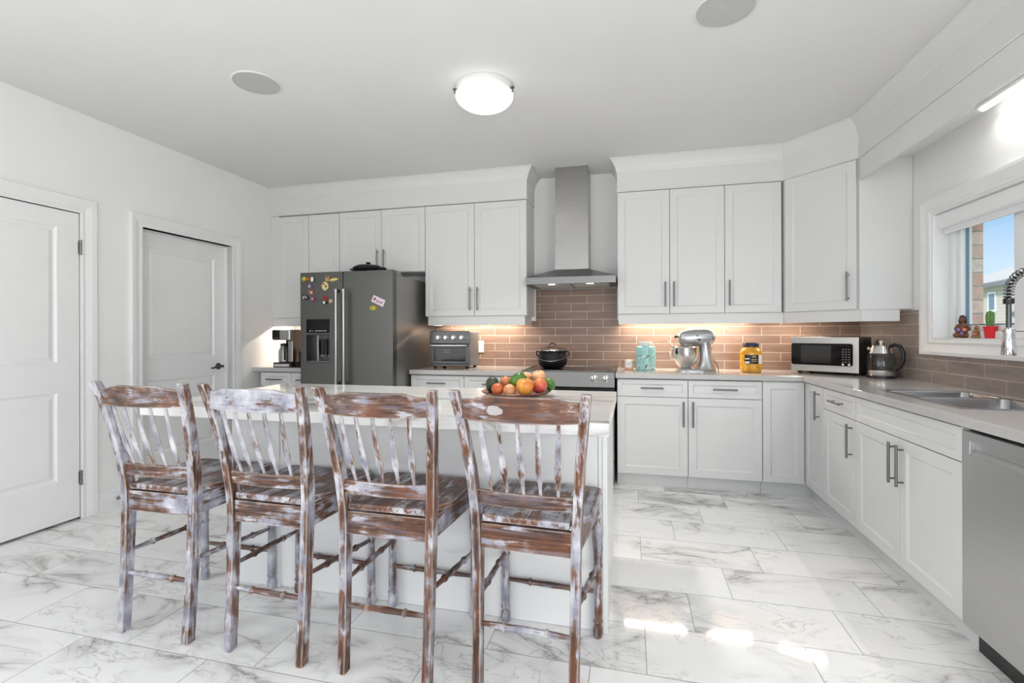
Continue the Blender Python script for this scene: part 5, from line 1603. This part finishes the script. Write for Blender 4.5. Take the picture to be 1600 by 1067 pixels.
def rear_leg(s):
    mb = MB()
    rings = []
    for p in smooth_leg():
        hx_, hy_ = 0.0155, 0.0205 + 0.003 * math.exp(-((p.z - 0.55) / 0.18) ** 2) - 0.004 * max(0, (p.z - 0.8) / 0.25)
        c = 0.0025
        x, y, z = p.x * s, p.y, p.z
        rings.append([(x - hx_ + c, y - hy_, z), (x + hx_ - c, y - hy_, z), (x + hx_, y - hy_ + c, z), (x + hx_, y + hy_ - c, z),
                      (x + hx_ - c, y + hy_, z), (x - hx_ + c, y + hy_, z), (x - hx_, y + hy_ - c, z), (x - hx_, y - hy_ + c, z)])
    return mb.loft(rings)


FL = 0.197            # half spacing of the front legs
FYL = 0.410


def front_leg(s):
    prof = [(0.0165, 0), (0.020, 0.006), (0.0225, 0.022), (0.021, 0.040), (0.0165, 0.052), (0.0165, 0.060), (0.0215, 0.064), (0.0215, 0.070), (0.017, 0.075), (0.0195, 0.10), (0.0185, 0.20), (0.0165, 0.285), (0.020, 0.291),
            (0.020, 0.299), (0.0165, 0.304), (0.0195, 0.35), (0.0245, 0.42), (0.0255, 0.445), (0.021, 0.468), (0.015, 0.480), (0.018, 0.486), (0.0235, 0.505), (0.0235, 0.520), (0.017, 0.536), (0.019, 0.545), (0.021, 0.5845)]
    return MB().lathe([(r * 0.92, z) for r, z in prof], (s * FL, FYL, 0), 20)


def stretcher(p0, p1, r=0.0105):
    p0, p1 = Vector(p0), Vector(p1)
    L = (p1 - p0).length
    prof = [(0.0, 0.75), (0.08, 0.85), (0.20, 1.0), (0.245, 1.05), (0.255, 1.45), (0.27, 1.45), (0.28, 1.05), (0.35, 1.0), (0.5, 1.18), (0.65, 1.0), (0.72, 1.05), (0.73, 1.45), (0.745, 1.45), (0.755, 1.05), (0.80, 1.0), (0.92, 0.85), (1.0, 0.75)]
    return MB().lathe([(r * k, t * L) for t, k in prof], p0, 14, p1 - p0)


def bowed(z0, z1, zc, hw0, y0, bow, th, zfun=None, n=22):
    """a horizontal slat between the posts, bowed towards the back by 'bow'"""
    rings = []
    for i in range(n + 1):
        u = -1 + 2 * i / n
        y = y0 - bow * (1 - u * u)
        a, b_ = (z0, z1) if zfun is None else zfun(u, z0, z1)
        x = u * hw0
        rings.append([(x, y - th / 2, a), (x, y + th / 2, a), (x, y + th / 2, b_), (x, y - th / 2, b_)])
    return MB().loft(rings)


def crest_edge(u, z0, z1):
    k = min(1.0, max(0.0, (0.80 - abs(u)) / 0.16))
    k = k * k * (3 - 2 * k)
    dip = 0.005 * math.exp(-((abs(u) - 0.66) / 0.05) ** 2)
    return z0 - 0.004 * (1 - u * u), z1 - 0.012 + 0.014 * k - dip


def spindle(xt, xb, yt, yb, zt, zb):
    rings = []
    for u, w, t in ((0, 0.0050, 0.0048), (0.13, 0.0056, 0.0048), (0.22, 0.0080, 0.0052), (0.275, 0.0122, 0.0055), (0.31, 0.0126, 0.0056), (0.48, 0.0108, 0.0055), (0.75, 0.0078, 0.0048), (1.0, 0.0064, 0.0044)):
        x, y, z = xb + (xt - xb) * u, yb + (yt - yb) * u, zb + (zt - zb) * u
        y -= 0.006 * math.sin(PI * u)
        rings.append([(x - w, y - t * 0.5, z), (x - w * 0.6, y - t, z), (x + w * 0.6, y - t, z), (x + w, y - t * 0.5, z), (x + w, y + t * 0.5, z), (x + w * 0.6, y + t, z), (x - w * 0.6, y + t, z), (x - w, y + t * 0.5, z)])
    return MB().loft(rings)


def paintbias(o, v):
    o.color = (v, v, v, 1)
    return o


def make_stool():
    t = thing('counter_stool', '', 'stool', (0, 0, 0), 0, 'distressed wooden counter stools')
    for s in (-1, 1):
        paintbias(rear_leg(s).build('rear_leg', 'distressed_z', t, smooth=True, angle=25), 0.52)
    for s in (-1, 1):
        paintbias(front_leg(s).build('front_leg', 'distressed_z', t, smooth=True, angle=50), 0.66)
    # saddle seat: plank lofted back to front
    rings = []
    n = 12
    for i in range(n + 1):
        v = i / n
        y = -0.006 + 0.428 * v
        hwid = 0.158 + 0.060 * min(1, v / 0.12 * 0.35 + v * 0.72)
        if v < 0.09:
            hwid = 0.154
        if v > 0.9:
            hwid -= 0.03 * ((v - 0.9) / 0.1) ** 2
        m = 14
        top, bot = [], []
        for k in range(m + 1):
            u = -1 + 2 * k / m
            dip = 0.007 * math.sin(PI * min(1, v * 1.1)) * (1 - abs(abs(u) - 0.45) / 0.55) if abs(u) < 1 else 0
            lip = -0.006 if v > 0.97 else 0
            top.append((u * hwid, y, 0.616 - dip + lip))
            bot.append((u * hwid * 0.985, y, 0.592))
        rings.append(top + bot[::-1])
    paintbias(MB().loft(rings).build('seat', 'distressed_y', t, bevel=0.004, smooth=True, angle=50), 0.42)
    # aprons
    lx, ly = leg_at(0.55)
    paintbias(MB().box(-lx + 0.0150, lx - 0.0150, ly - 0.012, ly + 0.010, 0.500, 0.5845).build('rear_apron', 'distressed_x', t, 0.002), 0.44)
    paintbias(MB().box(-FL + 0.020, FL - 0.020, FYL - 0.012, FYL + 0.008, 0.510, 0.5845).build('front_apron', 'distressed_x', t, 0.002), 0.5)
    for s in (-1, 1):
        ap = MB().loft([[(s * lx - 0.009, ly + 0.020, 0.505), (s * lx + 0.009, ly + 0.020, 0.505), (s * lx + 0.009, ly + 0.020, 0.5845), (s * lx - 0.009, ly + 0.020, 0.5845)],
                        [(s * FL - 0.009, FYL - 0.018, 0.510), (s * FL + 0.009, FYL - 0.018, 0.510), (s * FL + 0.009, FYL - 0.018, 0.5845), (s * FL - 0.009, FYL - 0.018, 0.5845)]])
        paintbias(ap.build('side_apron', 'distressed_y', t, 0.002), 0.48)
    # stretchers
    x, y = leg_at(0.24)
    paintbias(stretcher((-x + 0.012, y, 0.240), (x - 0.012, y, 0.240)).build('rear_stretcher', 'distressed_x', t, smooth=True, angle=50), 0.55)
    paintbias(stretcher((-FL + 0.014, FYL, 0.185), (FL - 0.014, FYL, 0.185)).build('front_stretcher', 'distressed_x', t, smooth=True, angle=50), 0.40)
    x, y = leg_at(0.32)
    for s in (-1, 1):
        paintbias(stretcher((s * x, y + 0.018, 0.325), (s * FL, FYL - 0.014, 0.298), 0.010).build('side_stretcher', 'distressed_y', t, smooth=True, angle=50), 0.42)
    # back
    x, y = leg_at(0.995)
    paintbias(bowed(0.957, 1.036, 0, x - 0.013, y, 0.030, 0.017, crest_edge).build('crest_rail', 'distressed_x', t, 0.002, smooth=True, angle=40), 0.44)
    x2, y2 = leg_at(0.68)
    paintbias(bowed(0.655, 0.703, 0, x2 - 0.013, y2, 0.016, 0.018).build('lower_rail', 'distressed_x', t, 0.002, smooth=True, angle=40), 0.44)
    for k in range(5):
        q = k - 2
        ut, ub = q * 0.066 / (x - 0.013), q * 0.058 / (x2 - 0.013)
        yt, yb = y + 0.004 - 0.030 * (1 - ut * ut), y2 - 0.016 * (1 - ub * ub)
        paintbias(spindle(q * 0.066, q * 0.058, yt, yb, 0.956, 0.7025).build('spindle', 'distressed_z', t, smooth=True, angle=40), 0.66)
    return t


st = make_stool()
STOOLS = [(-1.900, 1.600, 0.0, 'leftmost counter stool, washed lavender-grey, nearest the white doors', 0.10),
          (-1.367, 1.598, -0.03, 'counter stool with a mostly white crest rail and rust-brown patches, second from left', 0.02),
          (-0.862, 1.596, -0.01, 'counter stool with a dark streaky brown crest rail, third from left', -0.01),
          (-0.347, 1.598, -0.045, 'rightmost counter stool, brown crest rail with one pale oval patch', -0.05)]
allst = [st] + [copy_tree(st) for _ in STOOLS[1:]]
for o, (x, y, rz, lab, bias) in zip(allst, STOOLS):
    o.location, o.rotation_euler = (x, y, 0), (0, 0, rz)
    o['label'] = lab
    for ch in o.children:
        v = min(1, max(0, ch.color[0] + bias))
        ch.color = (v, v, v, 1)
for ch in allst[0].children:
    if ch.name.startswith('crest_rail'):
        ch.color = (0.40, 0.40, 0.40, 1)
for ch in allst[1].children:
    if ch.name.startswith('crest_rail'):
        ch.color = (0.80, 0.8, 0.8, 1)
for ch in allst[2].children:
    if ch.name.startswith('crest_rail'):
        ch.color = (0.36, 0.36, 0.36, 1)
for ch in allst[3].children:
    if ch.name.startswith('seat'):
        ch.color = (0.56, 0.56, 0.56, 1)
for ch in allst[3].children:
    if ch.name.startswith('crest_rail'):
        ch.data = ch.data.copy()
        ch.data.materials[0] = MATS['distressed_spot']
        ch.color = (0.34, 0.34, 0.34, 1)
